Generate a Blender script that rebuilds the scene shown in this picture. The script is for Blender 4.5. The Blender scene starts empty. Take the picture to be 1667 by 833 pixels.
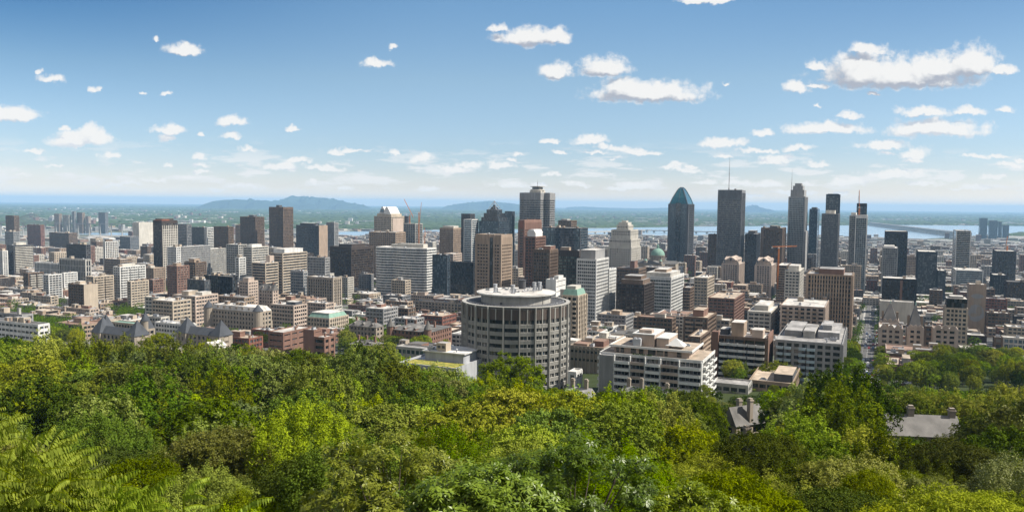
import bpy, math, random
import numpy as np
from mathutils import Vector, Matrix
R_ = math.radians
rnd = random.Random(7)
S = bpy.context.scene
C = S.collection
# ------------------------------------------------------------------ camera
F = 1296.0                       # focal length in pixels of a 1667 px wide picture
EYE = 190.0
PITCH, ROLL = 3.74, 0.56
cam_d = bpy.data.cameras.new('camera'); cam = bpy.data.objects.new('camera', cam_d); C.objects.link(cam)
cam_d.sensor_width = 36; cam_d.lens = 36*F/1667; cam_d.clip_start = .5; cam_d.clip_end = 200000
CM = Matrix.Rotation(R_(90-PITCH), 4, 'X') @ Matrix.Rotation(R_(ROLL), 4, 'Z')
cam.matrix_world = Matrix.Translation((0, 0, EYE)) @ CM
S.camera = cam
CR = CM.to_3x3(); CRI = CR.inverted()
def ray(px, py):
    d = CR @ Vector(((px-833.5)/F, -(py-416.5)/F, -1)); return d/d.y
def at(px, py, Y):               # world point that stands at depth Y
    d = ray(px, py); return Vector((d.x*Y, Y, EYE+d.z*Y))
def proj(x, y, z):
    c = CRI @ Vector((x, y, z-EYE)); return 833.5-F*c.x/c.z, 416.5+F*c.y/c.z
# ------------------------------------------------------------------ light
SUN_AZ, SUN_EL = 96.0, 46.0      # degrees clockwise from the view direction (+Y)
EXPOSURE = 0.8
sd = bpy.data.lights.new('sun', 'SUN'); sd.energy = 5.0; sd.angle = R_(.5); sd.color = (1, .94, .84)
sun = bpy.data.objects.new('sun', sd); C.objects.link(sun)
sdir = Vector((math.sin(R_(SUN_AZ))*math.cos(R_(SUN_EL)), math.cos(R_(SUN_AZ))*math.cos(R_(SUN_EL)), math.sin(R_(SUN_EL))))
sun.rotation_euler = sdir.to_track_quat('Z', 'Y').to_euler()
S.view_settings.view_transform = 'Standard'; S.view_settings.look = 'None'
S.view_settings.exposure = EXPOSURE; S.view_settings.gamma = 1
S.view_settings.use_curve_mapping = False
S.render.engine = 'CYCLES'
S.cycles.use_denoising = True
S.cycles.max_bounces = 6; S.cycles.diffuse_bounces = 3; S.cycles.glossy_bounces = 2
S.cycles.transmission_bounces = 2; S.cycles.volume_bounces = 0; S.cycles.transparent_max_bounces = 8
# ------------------------------------------------------------------ sky with clouds
class NT:
    def __init__(s, tree): s.t = tree; s.n = tree.nodes; s.l = tree.links
    def add(s, typ, **kw):
        nd = s.n.new(typ)
        for k, v in kw.items():
            if k[0] == '_': setattr(nd, k[1:], v)
        return nd
    def m(s, op, a, b=None, c=None, clamp=False):
        nd = s.n.new('ShaderNodeMath'); nd.operation = op; nd.use_clamp = clamp
        for i, v in enumerate((a, b, c)):
            if v is None: continue
            if isinstance(v, (int, float)): nd.inputs[i].default_value = v
            else: s.l.new(v, nd.inputs[i])
        return nd.outputs[0]
    def v(s, op, a, b=None, out=0):
        nd = s.n.new('ShaderNodeVectorMath'); nd.operation = op
        for i, v in enumerate((a, b)):
            if v is None: continue
            if isinstance(v, (tuple, list)): nd.inputs[i].default_value = v
            else: s.l.new(v, nd.inputs[i])
        return nd.outputs['Value'] if out == 'Value' else nd.outputs[0]
    def mix(s, f, a, b, blend='MIX'):
        nd = s.n.new('ShaderNodeMix'); nd.data_type = 'RGBA'; nd.blend_type = blend
        for i, v in ((0, f), (6, a), (7, b)):
            if isinstance(v, (int, float)): nd.inputs[i].default_value = v
            elif isinstance(v, (tuple, list)): nd.inputs[i].default_value = tuple(v)+((1,) if len(v) == 3 else ())
            else: s.l.new(v, nd.inputs[i])
        return nd.outputs[2]
    def noise(s, vec, scale, detail=4, rough=.5, dist=0):
        nd = s.n.new('ShaderNodeTexNoise'); nd.inputs['Scale'].default_value = scale
        nd.inputs['Detail'].default_value = detail; nd.inputs['Roughness'].default_value = rough
        nd.inputs['Distortion'].default_value = dist
        if vec is not None: s.l.new(vec, nd.inputs['Vector'])
        return nd
# (centre x, y, half width, half height, how dense) in degrees-like tangent units: written as picture
# positions once and turned into directions of the sky
CLOUDS = [(860,62,60,17,.9),(810,46,22,9,.6),(905,62,30,18,.8),(905,116,34,17,.8),(988,110,46,20,.9),(1053,153,98,20,1),(1020,145,50,16,1),(1150,0,44,7,1),
 (1470,125,120,26,1.1),(1400,120,60,32,1.05),(1520,112,90,22,1.05),(1585,104,44,30,1),(1635,114,26,11,.8),(1410,82,42,12,.8),(1328,106,20,9,.8),(1300,146,28,11,.8),(1330,140,24,8,.5),
 (1340,209,72,12,.95),(1242,217,26,8,.8),(1525,212,82,17,1),(1505,184,52,11,.85),(1578,181,34,9,.8),(1635,180,17,8,.7),(1440,236,48,10,.8),(1490,250,30,12,.7),(1385,187,28,9,.5),
 (1178,232,42,10,.85),(1296,241,22,8,.8),(960,229,34,9,.9),(895,229,20,5,.7),(816,270,28,8,.8),(690,257,26,7,.7),(636,250,16,5,.7),(548,248,16,5,.7),(1260,262,34,12,.6),(1335,268,26,7,.6),
 (1455,284,70,11,.7),(1380,296,50,9,.5),(1240,300,60,9,.5),(1200,296,40,8,.45),(830,300,50,8,.5),(1030,304,50,8,.5),(1105,268,22,5,.5),(508,298,14,6,.5),
 (131,228,56,15,1),(150,216,22,14,.95),(108,210,16,6,.5),(55,250,26,6,.6),(20,186,54,16,.8),(298,80,34,13,.85),(252,62,9,6,.5),(85,132,32,10,.65),(62,120,7,7,.5),(152,145,13,6,.6),(275,155,18,6,.5),
 (275,212,30,9,.9),(270,224,22,6,.7),(376,199,28,9,.9),(376,222,26,8,.7),(327,219,8,6,.6),(475,210,14,6,.8),(460,273,38,8,.85),(329,254,14,7,.7),(325,268,18,6,.6),(275,266,12,6,.5),(325,281,18,5,.6),
 (613,103,27,9,.8),(642,81,12,5,.5),(1423,152,14,6,.5),(1270,258,40,8,.45),(400,303,60,6,.4),(200,300,60,6,.35),(560,305,40,5,.35),(1500,300,60,7,.45),(1620,290,40,8,.4),(230,153,10,4,.3),(1330,172,15,4,.5),(1180,138,14,4,.4),
 (90,268,40,4,.3),(40,284,30,4,.3),(350,305,30,6,.4),(700,304,50,6,.35),(940,300,40,6,.4),(1590,306,50,7,.4),(845,252,14,4,.5)]
crn = random.Random(19)
for _ in range(46):
    px = 1667*crn.random()**.62; py = crn.uniform(238, 318); far_ = (py-225)/95
    CLOUDS.append((px, py, crn.uniform(16, 44)*(1.15-.3*far_), crn.uniform(3.5, 8)*(1.25-.6*far_), crn.uniform(.38, .75)))
g = bpy.data.node_groups.new('cloud field', 'ShaderNodeTree')
g.interface.new_socket('Vector', in_out='INPUT', socket_type='NodeSocketVector')
g.interface.new_socket('Value', in_out='OUTPUT', socket_type='NodeSocketFloat')
G = NT(g)
gi = g.nodes.new('NodeGroupInput'); go = g.nodes.new('NodeGroupOutput')
v0 = gi.outputs[0]
wn = G.noise(v0, 26, 7, .58)
wcol = G.v('SUBTRACT', wn.outputs['Color'], (.5, .5, .5))
wv = G.v('MULTIPLY', wcol, (.034, .018, 0))
vv = G.v('ADD', v0, wv)
wn2 = G.noise(v0, 95, 6, .62)
wc2 = G.v('MULTIPLY', G.v('SUBTRACT', wn2.outputs['Color'], (.5, .5, .5)), (.012, .012, 0))
vv = G.v('ADD', vv, wc2)
acc = None
for (px, py, a, b, k) in CLOUDS:
    d = ray(px, py)
    cu, cv = d.x, d.z-b/F*.15
    dlt = G.v('SUBTRACT', vv, (cu, cv, 0))
    dlt = G.v('MULTIPLY', dlt, (F/(a*(.7+.3*k))*.86, F/(b+2.0)/(.7+.3*k)*.80, 0))
    # a flatter underside: the lower half falls off faster
    lo_ = G.v('MULTIPLY', G.v('MINIMUM', dlt, (0, 0, 0)), (0, -1.1, 0))
    ln = G.v('LENGTH', G.v('ADD', G.v('ABSOLUTE', dlt), lo_), None, 'Value')
    val = G.m('SUBTRACT', .5+.5*k, ln)
    acc = val if acc is None else G.m('MAXIMUM', acc, val)
G.l.new(acc, go.inputs[0])

w = bpy.data.worlds.new('World'); S.world = w; w.use_nodes = True
W = NT(w.node_tree); W.n.clear()
sky = W.add('ShaderNodeTexSky', _sky_type='NISHITA'); sky.sun_disc = False
sky.sun_elevation = R_(SUN_EL); sky.sun_rotation = R_(SUN_AZ); sky.altitude = 200
sky.air_density = 1.0; sky.dust_density = .6; sky.ozone_density = 1.6
tc = W.add('ShaderNodeTexCoord'); sx = W.add('ShaderNodeSeparateXYZ'); W.l.new(tc.outputs['Generated'], sx.inputs[0])
yy = W.m('MAXIMUM', sx.outputs[1], .02)
u = W.m('DIVIDE', sx.outputs[0], yy); vv_ = W.m('DIVIDE', sx.outputs[2], yy)
cx = W.add('ShaderNodeCombineXYZ'); W.l.new(u, cx.inputs[0]); W.l.new(vv_, cx.inputs[1])
n1 = W.n.new('ShaderNodeGroup'); n1.node_tree = g; W.l.new(cx.outputs[0], n1.inputs[0])
off = W.v('ADD', cx.outputs[0], (.006, .011, 0))
n2 = W.n.new('ShaderNodeGroup'); n2.node_tree = g; W.l.new(off, n2.inputs[0])
fine = W.noise(cx.outputs[0], 60, 8, .62)
fb = W.m('MULTIPLY', W.m('SUBTRACT', fine.outputs['Fac'], .5), 1.35)
dens = W.m('ADD', n1.outputs[0], fb)
def ramp(NTx, val, lo, hi):
    r = NTx.n.new('ShaderNodeMapRange'); r.interpolation_type = 'SMOOTHSTEP'
    NTx.l.new(val, r.inputs[0]); r.inputs[1].default_value = lo; r.inputs[2].default_value = hi
    return r.outputs[0]
mask = ramp(W, dens, -.08, .46)
front = ramp(W, sx.outputs[1], .02, .06)
# unseen bright cumulus behind the camera, added as fill light for shaded fronts
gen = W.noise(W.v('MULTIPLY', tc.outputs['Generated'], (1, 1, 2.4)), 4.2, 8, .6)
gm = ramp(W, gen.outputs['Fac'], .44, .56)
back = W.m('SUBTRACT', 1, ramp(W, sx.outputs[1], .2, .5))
fill_cloud_mask = W.m('MULTIPLY', W.m('MULTIPLY', gm, back), ramp(W, sx.outputs[2], .02, .1))
mask = W.m('MULTIPLY', mask, front)
shade = W.m('SUBTRACT', n1.outputs[0], n2.outputs[0])
lit = ramp(W, W.m('ADD', W.m('MULTIPLY', shade, 1.6), W.m('MULTIPLY', fb, .8)), -.42, .42)
# thin edges are always bright, the body's lower side grey
edge = W.m('MULTIPLY', W.m('SUBTRACT', 1, ramp(W, n1.outputs[0], .0, .25)), .8)
lit = W.m('MAXIMUM', lit, edge)
lowf = W.m('SUBTRACT', 1, ramp(W, sx.outputs[2], .05, .14))
cl = W.mix(lit, W.mix(lowf, (2.45, 2.58, 2.95), (4.2, 4.35, 4.6)), (5.3, 5.2, 5.05))
cl = W.mix(back, cl, (6.3, 5.6, 4.7))  # warm bright tone of the added rear clouds, to lift the shade
m2 = W.m('MULTIPLY', W.m('MAXIMUM', mask, fill_cloud_mask), .93)
# thin high haze: a pale veil low over the horizon, streaked
st = W.noise(W.v('MULTIPLY', cx.outputs[0], (13, 62, 1)), 1.0, 8, .6)
veil = W.m('MULTIPLY', ramp(W, st.outputs['Fac'], .50, .60), W.m('MULTIPLY', ramp(W, vv_, .005, .03), W.m('SUBTRACT', 1, ramp(W, vv_, .035, .085))))
veil = W.m('MULTIPLY', W.m('MULTIPLY', veil, front), .8)
hv = W.m('SUBTRACT', 1, ramp(W, sx.outputs[2], -.02, .2))
cr_ = W.add('ShaderNodeValToRGB'); W.l.new(sx.outputs[2], cr_.inputs[0])
stops = [(0.0, (1.45, 1.32, 1.5)), (.02, (1.0, .93, 1.10)), (.04, (.80, .80, .98)), (.065, (.70, .745, .90)), (.15, (.73, .78, .83)), (.30, (.50, .72, .84)), (.5, (.60, .82, .95)), (1.0, (.7, .85, 1.0))]
e = cr_.color_ramp.elements
while len(e) < len(stops): e.new(.5)
for el, (pp, cc) in zip(e, stops): el.position = pp; el.color = tuple(x/2 for x in cc)+(1,)
W.l.new(sky.outputs[0], cr_.inputs[0]) if False else None
tint = W.v('MULTIPLY', cr_.outputs[0], (1.70, 1.74, 1.70))
lf = W.m('MULTIPLY', ramp(W, W.m('MULTIPLY', sx.outputs[0], -1), .05, .62), ramp(W, sx.outputs[2], .04, .32))
lf = W.m('MULTIPLY', lf, W.m('SUBTRACT', 1, back))
tint = W.mix(lf, tint, W.v('MULTIPLY', tint, (.03, .34, .58)))
rf = W.m('MULTIPLY', ramp(W, sx.outputs[0], .1, .6), ramp(W, sx.outputs[2], .06, .32))
rf = W.m('MULTIPLY', rf, W.m('SUBTRACT', 1, back))
tint = W.mix(rf, tint, W.v('MULTIPLY', tint, (.66, .70, .76)))
skc = W.mix(1.0, sky.outputs[0], tint, 'MULTIPLY')
skc = W.mix(veil, skc, (5.1, 5.05, 5.0))
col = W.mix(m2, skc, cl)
bg = W.add('ShaderNodeBackground'); bg.inputs[1].default_value = .105
W.l.new(col, bg.inputs[0])
wo = W.add('ShaderNodeOutputWorld'); W.l.new(bg.outputs[0], wo.inputs[0])
w.cycles.sampling_method = 'MANUAL'; w.cycles.sample_map_resolution = 512

# ------------------------------------------------------------------ materials
MAT = {}
def mat_base(name, rough=.85, spec=.3, metal=0):
    m = bpy.data.materials.new(name); m.use_nodes = True
    b = m.node_tree.nodes['Principled BSDF']
    b.inputs['Roughness'].default_value = rough; b.inputs['Specular IOR Level'].default_value = spec
    b.inputs['Metallic'].default_value = metal
    return m, NT(m.node_tree), b
def wallmat(name, c, var=.25, rough=.85, stain=.5, fine=.0):
    c = tuple(x*(.72 if min(c) > .4 else .84) for x in c) if not name.startswith('roof') else c
    m, N, b = mat_base(name, rough)
    geo = N.add('ShaderNodeNewGeometry'); oi = N.add('ShaderNodeObjectInfo')
    a = N.noise(N.v('MULTIPLY', geo.outputs['Position'], (.35, .35, .05)), 1, 5, .6)      # streaks running down
    bb = N.noise(geo.outputs['Position'], .08, 3, .5)
    k = N.m('ADD', N.m('MULTIPLY', N.m('SUBTRACT', a.outputs['Fac'], .5), stain*2), 1)
    k = N.m('MULTIPLY', k, N.m('ADD', N.m('MULTIPLY', N.m('SUBTRACT', bb.outputs['Fac'], .5), var*2), 1))
    cc = N.add('ShaderNodeCombineColor')
    for i in range(3): N.l.new(N.m('MULTIPLY', k, c[i]), cc.inputs[i])
    N.l.new(cc.outputs[0], b.inputs['Base Color'])
    MAT[name] = m
    return m
for nm, c in dict(beige=(.40,.335,.26), pale=(.47,.44,.385), white=(.66,.65,.62), grey=(.27,.265,.26), midgrey=(.17,.17,.175), brown=(.135,.093,.066), brick=(.19,.108,.08),
                  darkbrown=(.05,.035,.028), black=(.018,.018,.02), tan=(.30,.225,.165), pink=(.42,.335,.275), stone=(.29,.245,.195), concrete=(.36,.345,.315), slate=(.06,.065,.075),
                  copper=(.19,.31,.25), metal=(.42,.43,.45), darkglasswall=(.035,.04,.05), redbrown=(.20,.085,.06), paleblue=(.42,.52,.58), orange=(.5,.16,.03), darkgrey=(.075,.075,.08), redsteel=(.33,.09,.04)).items():
    wallmat(nm, c)
wallmat('white_trim', (.74, .73, .70), .1, .6, .2)
wallmat('roof_pale', (.42, .395, .36), .9, .9, .9); wallmat('roof_grey', (.24, .23, .22), .9, .9, .9); wallmat('roof_dark', (.10, .095, .09), .5, .9, .5)
wallmat('roof_tan', (.34, .275, .21), .8, .9, .8); wallmat('roof_brick', (.21, .135, .10), .4, .9, .4); wallmat('roof_slate', (.115, .108, .10), .9, .7, .9)
def glassmat(name, c, blind, share, rough=.12, metal=0.0, cell=1.6, spec=.6, curt=.0):
    m, N, b = mat_base(name, rough, spec, metal)
    t = N.add('ShaderNodeTexCoord'); oi = N.add('ShaderNodeObjectInfo')
    q = N.v('FLOOR', N.v('DIVIDE', t.outputs['Object'], (cell, cell, 3.6)))
    wnn = N.add('ShaderNodeTexWhiteNoise', _noise_dimensions='4D'); N.l.new(q, wnn.inputs['Vector'])
    N.l.new(N.m('MULTIPLY', oi.outputs['Random'], 91.7), wnn.inputs['W'])
    f = ramp(N, wnn.outputs['Value'], 1-share-.05, 1-share*.4)
    sky_refl = ramp(N, N.m('FRACT', N.m('MULTIPLY', wnn.outputs['Value'], 7.13)), .72, .95)
    dk = N.mix(wnn.outputs['Value'], tuple(x*.55 for x in c), tuple(x*1.35 for x in c))
    dk = N.mix(N.m('MULTIPLY', sky_refl, .7), dk, (.075, .095, .115) if sum(c) < .5 and name != 'glass_teal' else c)  # some panes bluish: a sky reflection put into the glass colour
    N.l.new(N.mix(f, dk, blind), b.inputs['Base Color'])
    MAT[name] = m
glassmat('glass', (.022, .026, .03), (.15, .14, .12), .2)
glassmat('glass_dark', (.010, .011, .013), (.06, .055, .05), .15)
glassmat('glass_blue', (.06, .10, .135), (.17, .23, .27), .28, .1, .55)
glassmat('glass_green', (.05, .08, .07), (.20, .25, .21), .3, .12, .4)
glassmat('glass_teal', (.008, .095, .13), (.012, .12, .15), .3, .18, .5)
glassmat('glass_grey', (.07, .08, .09), (.17, .18, .18), .3, .15, .3)
glassmat('glass_brown', (.022, .016, .012), (.14, .10, .06), .15)
# ------------------------------------------------------------------ mesh builder
class MB:
    def __init__(s): s.v = []; s.f = []; s.m = []
    def add(s, vs, fs, m=0):
        o = len(s.v); s.v += vs; s.f += [tuple(i+o for i in f) for f in fs]; s.m += [m]*len(fs)
    def box(s, x0, x1, y0, y1, z0, z1, m=0, top=None):
        s.add([(x0,y0,z0),(x1,y0,z0),(x1,y1,z0),(x0,y1,z0),(x0,y0,z1),(x1,y0,z1),(x1,y1,z1),(x0,y1,z1)],
              [(0,3,2,1),(0,1,5,4),(1,2,6,5),(2,3,7,6),(3,0,4,7)], m)
        s.add([(x0,y0,z1),(x1,y0,z1),(x1,y1,z1),(x0,y1,z1)], [(0,1,2,3)], m if top is None else top)
    def prism(s, p, z0, z1, m=0, caps=True, p2=None):
        n = len(p); q = p2 or p
        fs = [(i, (i+1) % n, n+(i+1) % n, n+i) for i in range(n)]
        if caps: fs += [tuple(range(n, 2*n)), tuple(range(n-1, -1, -1))]
        s.add([(x, y, z0) for x, y in p]+[(x, y, z1) for x, y in q], fs, m)
    def extr(s, prof, y0, y1, m=0):           # profile in x,z pushed along y
        n = len(prof)
        s.add([(x, y0, z) for x, z in prof]+[(x, y1, z) for x, z in prof],
              [(i, (i+1) % n, n+(i+1) % n, n+i) for i in range(n)]+[tuple(range(n-1, -1, -1)), tuple(range(n, 2*n))], m)
    def extrx(s, prof, x0, x1, m=0):          # profile in y,z pushed along x
        n = len(prof)
        s.add([(x0, y, z) for y, z in prof]+[(x1, y, z) for y, z in prof],
              [(i, (i+1) % n, n+(i+1) % n, n+i) for i in range(n)]+[tuple(range(n-1, -1, -1)), tuple(range(n, 2*n))], m)
    def pyr(s, x0, x1, y0, y1, z0, z1, m=0, t=0.0):
        cx, cy = (x0+x1)/2, (y0+y1)/2; a = (x1-x0)/2*t; b = (y1-y0)/2*t
        s.add([(x0,y0,z0),(x1,y0,z0),(x1,y1,z0),(x0,y1,z0),(cx-a,cy-b,z1),(cx+a,cy-b,z1),(cx+a,cy+b,z1),(cx-a,cy+b,z1)],
              [(0,1,5,4),(1,2,6,5),(2,3,7,6),(3,0,4,7),(4,5,6,7),(0,3,2,1)], m)
    def hip(s, x0, x1, y0, y1, z0, z1, m=0, gable=False):
        if x1-x0 >= y1-y0:
            i = 0 if gable else min((y1-y0)/2, (x1-x0)/2*.95); cy = (y0+y1)/2
            a, b = (x0+i, cy, z1), (x1-i, cy, z1)
            s.add([(x0,y0,z0),(x1,y0,z0),(x1,y1,z0),(x0,y1,z0),a,b], [(0,1,5,4),(1,2,5),(2,3,4,5),(3,0,4),(0,3,2,1)], m)
        else:
            i = 0 if gable else min((x1-x0)/2, (y1-y0)/2*.95); cx = (x0+x1)/2
            a, b = (cx, y0+i, z1), (cx, y1-i, z1)
            s.add([(x0,y0,z0),(x1,y0,z0),(x1,y1,z0),(x0,y1,z0),a,b], [(0,1,4),(1,2,5,4),(2,3,5),(3,0,4,5),(0,3,2,1)], m)
    def cyl(s, cx, cy, r, z0, z1, n=16, m=0, r2=None):
        r2 = r if r2 is None else r2
        s.prism([(cx+r*math.cos(2*math.pi*i/n), cy+r*math.sin(2*math.pi*i/n)) for i in range(n)], z0, z1, m, True,
                [(cx+r2*math.cos(2*math.pi*i/n), cy+r2*math.sin(2*math.pi*i/n)) for i in range(n)])
    def tube(s, a, b, r, m=0, n=5, r2=None):
        a, b = Vector(a), Vector(b); d = (b-a).normalized(); r2 = r if r2 is None else r2
        x = d.orthogonal().normalized(); y = d.cross(x)
        vs = [tuple(p+(x*math.cos(2*math.pi*i/n)+y*math.sin(2*math.pi*i/n))*q) for p, q in ((a, r), (b, r2)) for i in range(n)]
        s.add(vs, [(i, (i+1) % n, n+(i+1) % n, n+i) for i in range(n)]+[tuple(range(n, 2*n)), tuple(range(n-1, -1, -1))], m)
    def mesh(s, name, mats):
        me = bpy.data.meshes.new(name); me.from_pydata(s.v, [], s.f)
        for m in (mats if isinstance(mats, (list, tuple)) else [mats]): me.materials.append(MAT[m] if isinstance(m, str) else m)
        if any(s.m): me.polygons.foreach_set('material_index', s.m)
        me.update(); return me
def link(name, data, parent=None, loc=(0, 0, 0), rz=0):
    o = bpy.data.objects.new(name, data); C.objects.link(o); o.location = loc
    if rz: o.rotation_euler = (0, 0, rz)
    if parent is not None: o.parent = parent
    return o
def part(name, mb, mats, parent, loc=(0, 0, 0)):
    return link(name, mb.mesh(name, mats), parent, loc)
LABELS = {}
def tag(o, label, cat, group=None, kind=None):
    if label: o['label'] = label
    if cat: o['category'] = cat
    if group: o['group'] = group
    if kind: o['kind'] = kind
    return o
# ------------------------------------------------------------------ ground heights
KY = [-200, -40, 0, 8, 20, 45, 60, 90, 120, 200, 300, 365, 500, 800, 1200, 1800, 2500, 3500, 4200, 90000]
KZ = [190, 188, 186.5, 181, 174, 163, 157, 148, 140, 125, 114, 106, 91, 64, 51, 41, 26, 13, 8, 8]
def zg(y): return float(np.interp(y, KY, KZ))
def solveY(px, yb):               # depth at which the ground meets this line of sight
    lo, hi = 60., 30000.
    for _ in range(60):
        mid = (lo*hi)**.5
        p = at(px, yb, mid)
        if p.z > zg(mid): lo = mid
        else: hi = mid
    return mid
GA = math.atan((1425-833.5)/F)    # the street grid runs this far clockwise from the view
RX, RY = math.cos(GA), -math.sin(GA)
DX, DY = math.sin(GA), math.cos(GA)
GRZ = -GA
# ------------------------------------------------------------------ buildings
UNITS = []
def mk_units():
    def u(name, fn, mats):
        mb = MB(); fn(mb); UNITS.append((name, mb.mesh(name, mats)))
    u('rooftop_unit', lambda b: (b.box(-1.4,1.4,-.9,.9,.25,1.7), b.cyl(-.6,0,.55,1.7,2.0,10,1), b.cyl(.65,0,.55,1.7,2.0,10,1), b.box(-1.3,-1.1,-.8,.8,0,.25), b.box(1.1,1.3,-.8,.8,0,.25)), ['metal', 'darkgrey'])
    u('stair_hut', lambda b: (b.box(-1.8,1.8,-1.5,1.5,0,2.5), b.box(-1.95,1.95,-1.65,1.65,2.5,2.7,1), b.box(-.5,.5,-1.53,-1.5,.1,2.1,2)), ['tan', 'roof_grey', 'darkgrey'])
    u('vent_hood', lambda b: (b.cyl(0,0,.35,0,1.2,8), b.cyl(0,0,.6,1.2,1.6,8,0,.2)), ['metal'])
    u('duct', lambda b: (b.box(-3,3,-.35,.35,.5,1.1), b.box(-2.4,-2.2,-.3,.3,0,.5), b.box(2.2,2.4,-.3,.3,0,.5), b.box(2.4,3.1,-.45,.45,1.1,1.6)), ['metal'])
    u('elevator_hut', lambda b: (b.box(-2.4,2.4,-2.2,2.2,0,3.6), b.box(-2.2,2.2,-2.0,2.0,3.6,3.7,1), b.box(-1.8,-.4,-2.23,-2.2,1.4,2.6,2), b.box(.4,1.8,-2.23,-2.2,1.4,2.6,2)), ['beige', 'roof_grey', 'darkgrey'])
    u('chimney', lambda b: (b.box(-.5,.5,-.5,.5,0,2.2), b.box(-.62,.62,-.62,.62,2.2,2.45,1), b.cyl(0,0,.22,2.45,2.9,6,1)), ['brick', 'concrete'])
    u('skylight', lambda b: (b.box(-1.6,1.6,-1,1,0,.4), b.hip(-1.55,1.55,-.95,.95,.4,1.1,1)), ['white', 'glass_grey'])
mk_units()
def scatter_units(root, w, dd, H, n, rn, big=True, avoid=None):
    for i in range(n):
        nm, me = UNITS[rn.choice([0, 0, 2, 3, 6, 5] + ([1, 4] if big else [5]))]
        x = rn.uniform(-.5, .5)*(w-6); y = rn.uniform(-.5, .5)*(dd-6)
        if avoid and any(a[0]-2 < x < a[1]+2 and a[2]-2 < y < a[3]+2 for a in avoid): continue
        o = link(nm, me, root, (x, y, H-.62)); o.rotation_euler.z = rn.choice([0, math.pi/2])
HEROES = []
def place(x0, xc, x1, ytop, yb=None, Y=None, cap=60, mirror=False, mind=8):
    if Y is None: Y = solveY(xc, yb)
    P = at(xc, ytop, Y); X = P.x
    def t(px): r = ray(px, ytop); return r.x
    if not mirror:
        t0 = t(x0); w = (X-t0*Y)/(RX+(-RY)*t0)
        t1 = t(x1); den = DX-DY*t1
        dd = (t1*Y-X)/den if den > .01 else cap
        dd = min(max(dd, mind), cap)
        cx = X-RX*w/2+DX*dd/2; cy = Y-RY*w/2+DY*dd/2
    else:
        t1 = t(x1); w = (t1*Y-X)/(RX-RY*t1)
        t0 = t(x0); den = DX-DY*t0
        dd = (t0*Y-X)/den if den < -.01 else cap
        dd = min(max(dd, mind), cap)
        cx = X+RX*w/2+DX*dd/2; cy = Y+RY*w/2+DY*dd/2
    return cx, cy, w, dd, P.z, Y
def facade(mb, w, dd, H, fh, sp, ps, pw, pd, topb, cw, inset=.35, blank='', gz=None, wm=0, par=.7, sr=0.0, tm=None):
    """solid storeys, piers and parapet; returns window floor heights"""
    nf = max(1, int((H-topb-3)/fh))
    hw, hd = w/2, dd/2
    zl = H-topb-nf*fh
    mb.box(-hw, hw, -hd, hd, 0, zl, wm)
    zs = []
    for k in range(nf):
        z = zl+k*fh
        if sp > 0: mb.box(-hw+sr, hw-sr, -hd+sr, hd-sr, z-.01, z+sp*fh, wm)
        zs.append(z+sp*fh)
    tmm = wm if tm is None else tm
    mb.box(-hw, hw, -hd, hd, H-topb, H-par, tmm)
    t = .35
    for a in ((-hw, hw, -hd, -hd+t), (-hw, hw, hd-t, hd), (-hw, -hw+t, -hd+t, hd-t), (hw-t, hw, -hd+t, hd-t)):
        mb.box(*a, H-par-.01, H, tmm)
    z1 = H-topb*.3
    if cw > 0:
        for sx in (-1, 1):
            for sy in (-1, 1):
                xa, xb = sorted((sx*(hw+pd+.01), sx*(hw-cw))); ya, yb = sorted((sy*(hd+pd+.01), sy*(hd-cw)))
                mb.box(xa, xb, ya, yb, .5, z1, wm)
    if ps > 0:
        n = max(1, round((w-2*cw)/ps)); q = (w-2*cw)/n
        for i in range(1 if cw > 0 else 0, n if cw > 0 else n+1):
            x = -hw+cw+i*q
            mb.box(x-pw/2, x+pw/2, -hd-pd, -hd+inset+.05, .5, z1, wm)
        n = max(1, round((dd-2*cw)/ps)); q = (dd-2*cw)/n
        for sx in (-1, 1):
            if ('R' in blank and sx > 0) or ('L' in blank and sx < 0): continue
            for i in range(1 if cw > 0 else 0, n if cw > 0 else n+1):
                y = -hd+cw+i*q
                xa, xb = sorted((sx*(hw+pd), sx*(hw-inset-.05)))
                mb.box(xa, xb, y-pw/2, y+pw/2, .5, z1, wm)
    for b in blank:
        if b == 'R': mb.box(hw-.5, hw+pd+.02, -hd-.02, hd+.02, .2, H-.3, wm)
        if b == 'L': mb.box(-hw-pd-.02, -hw+.5, -hd-.02, hd+.02, .2, H-.3, wm)
        if b == 'F': mb.box(-hw-.02, hw+.02, -hd-pd-.02, -hd+.5, .2, H-.3, wm)
    return zs, fh*(1-sp)
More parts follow.
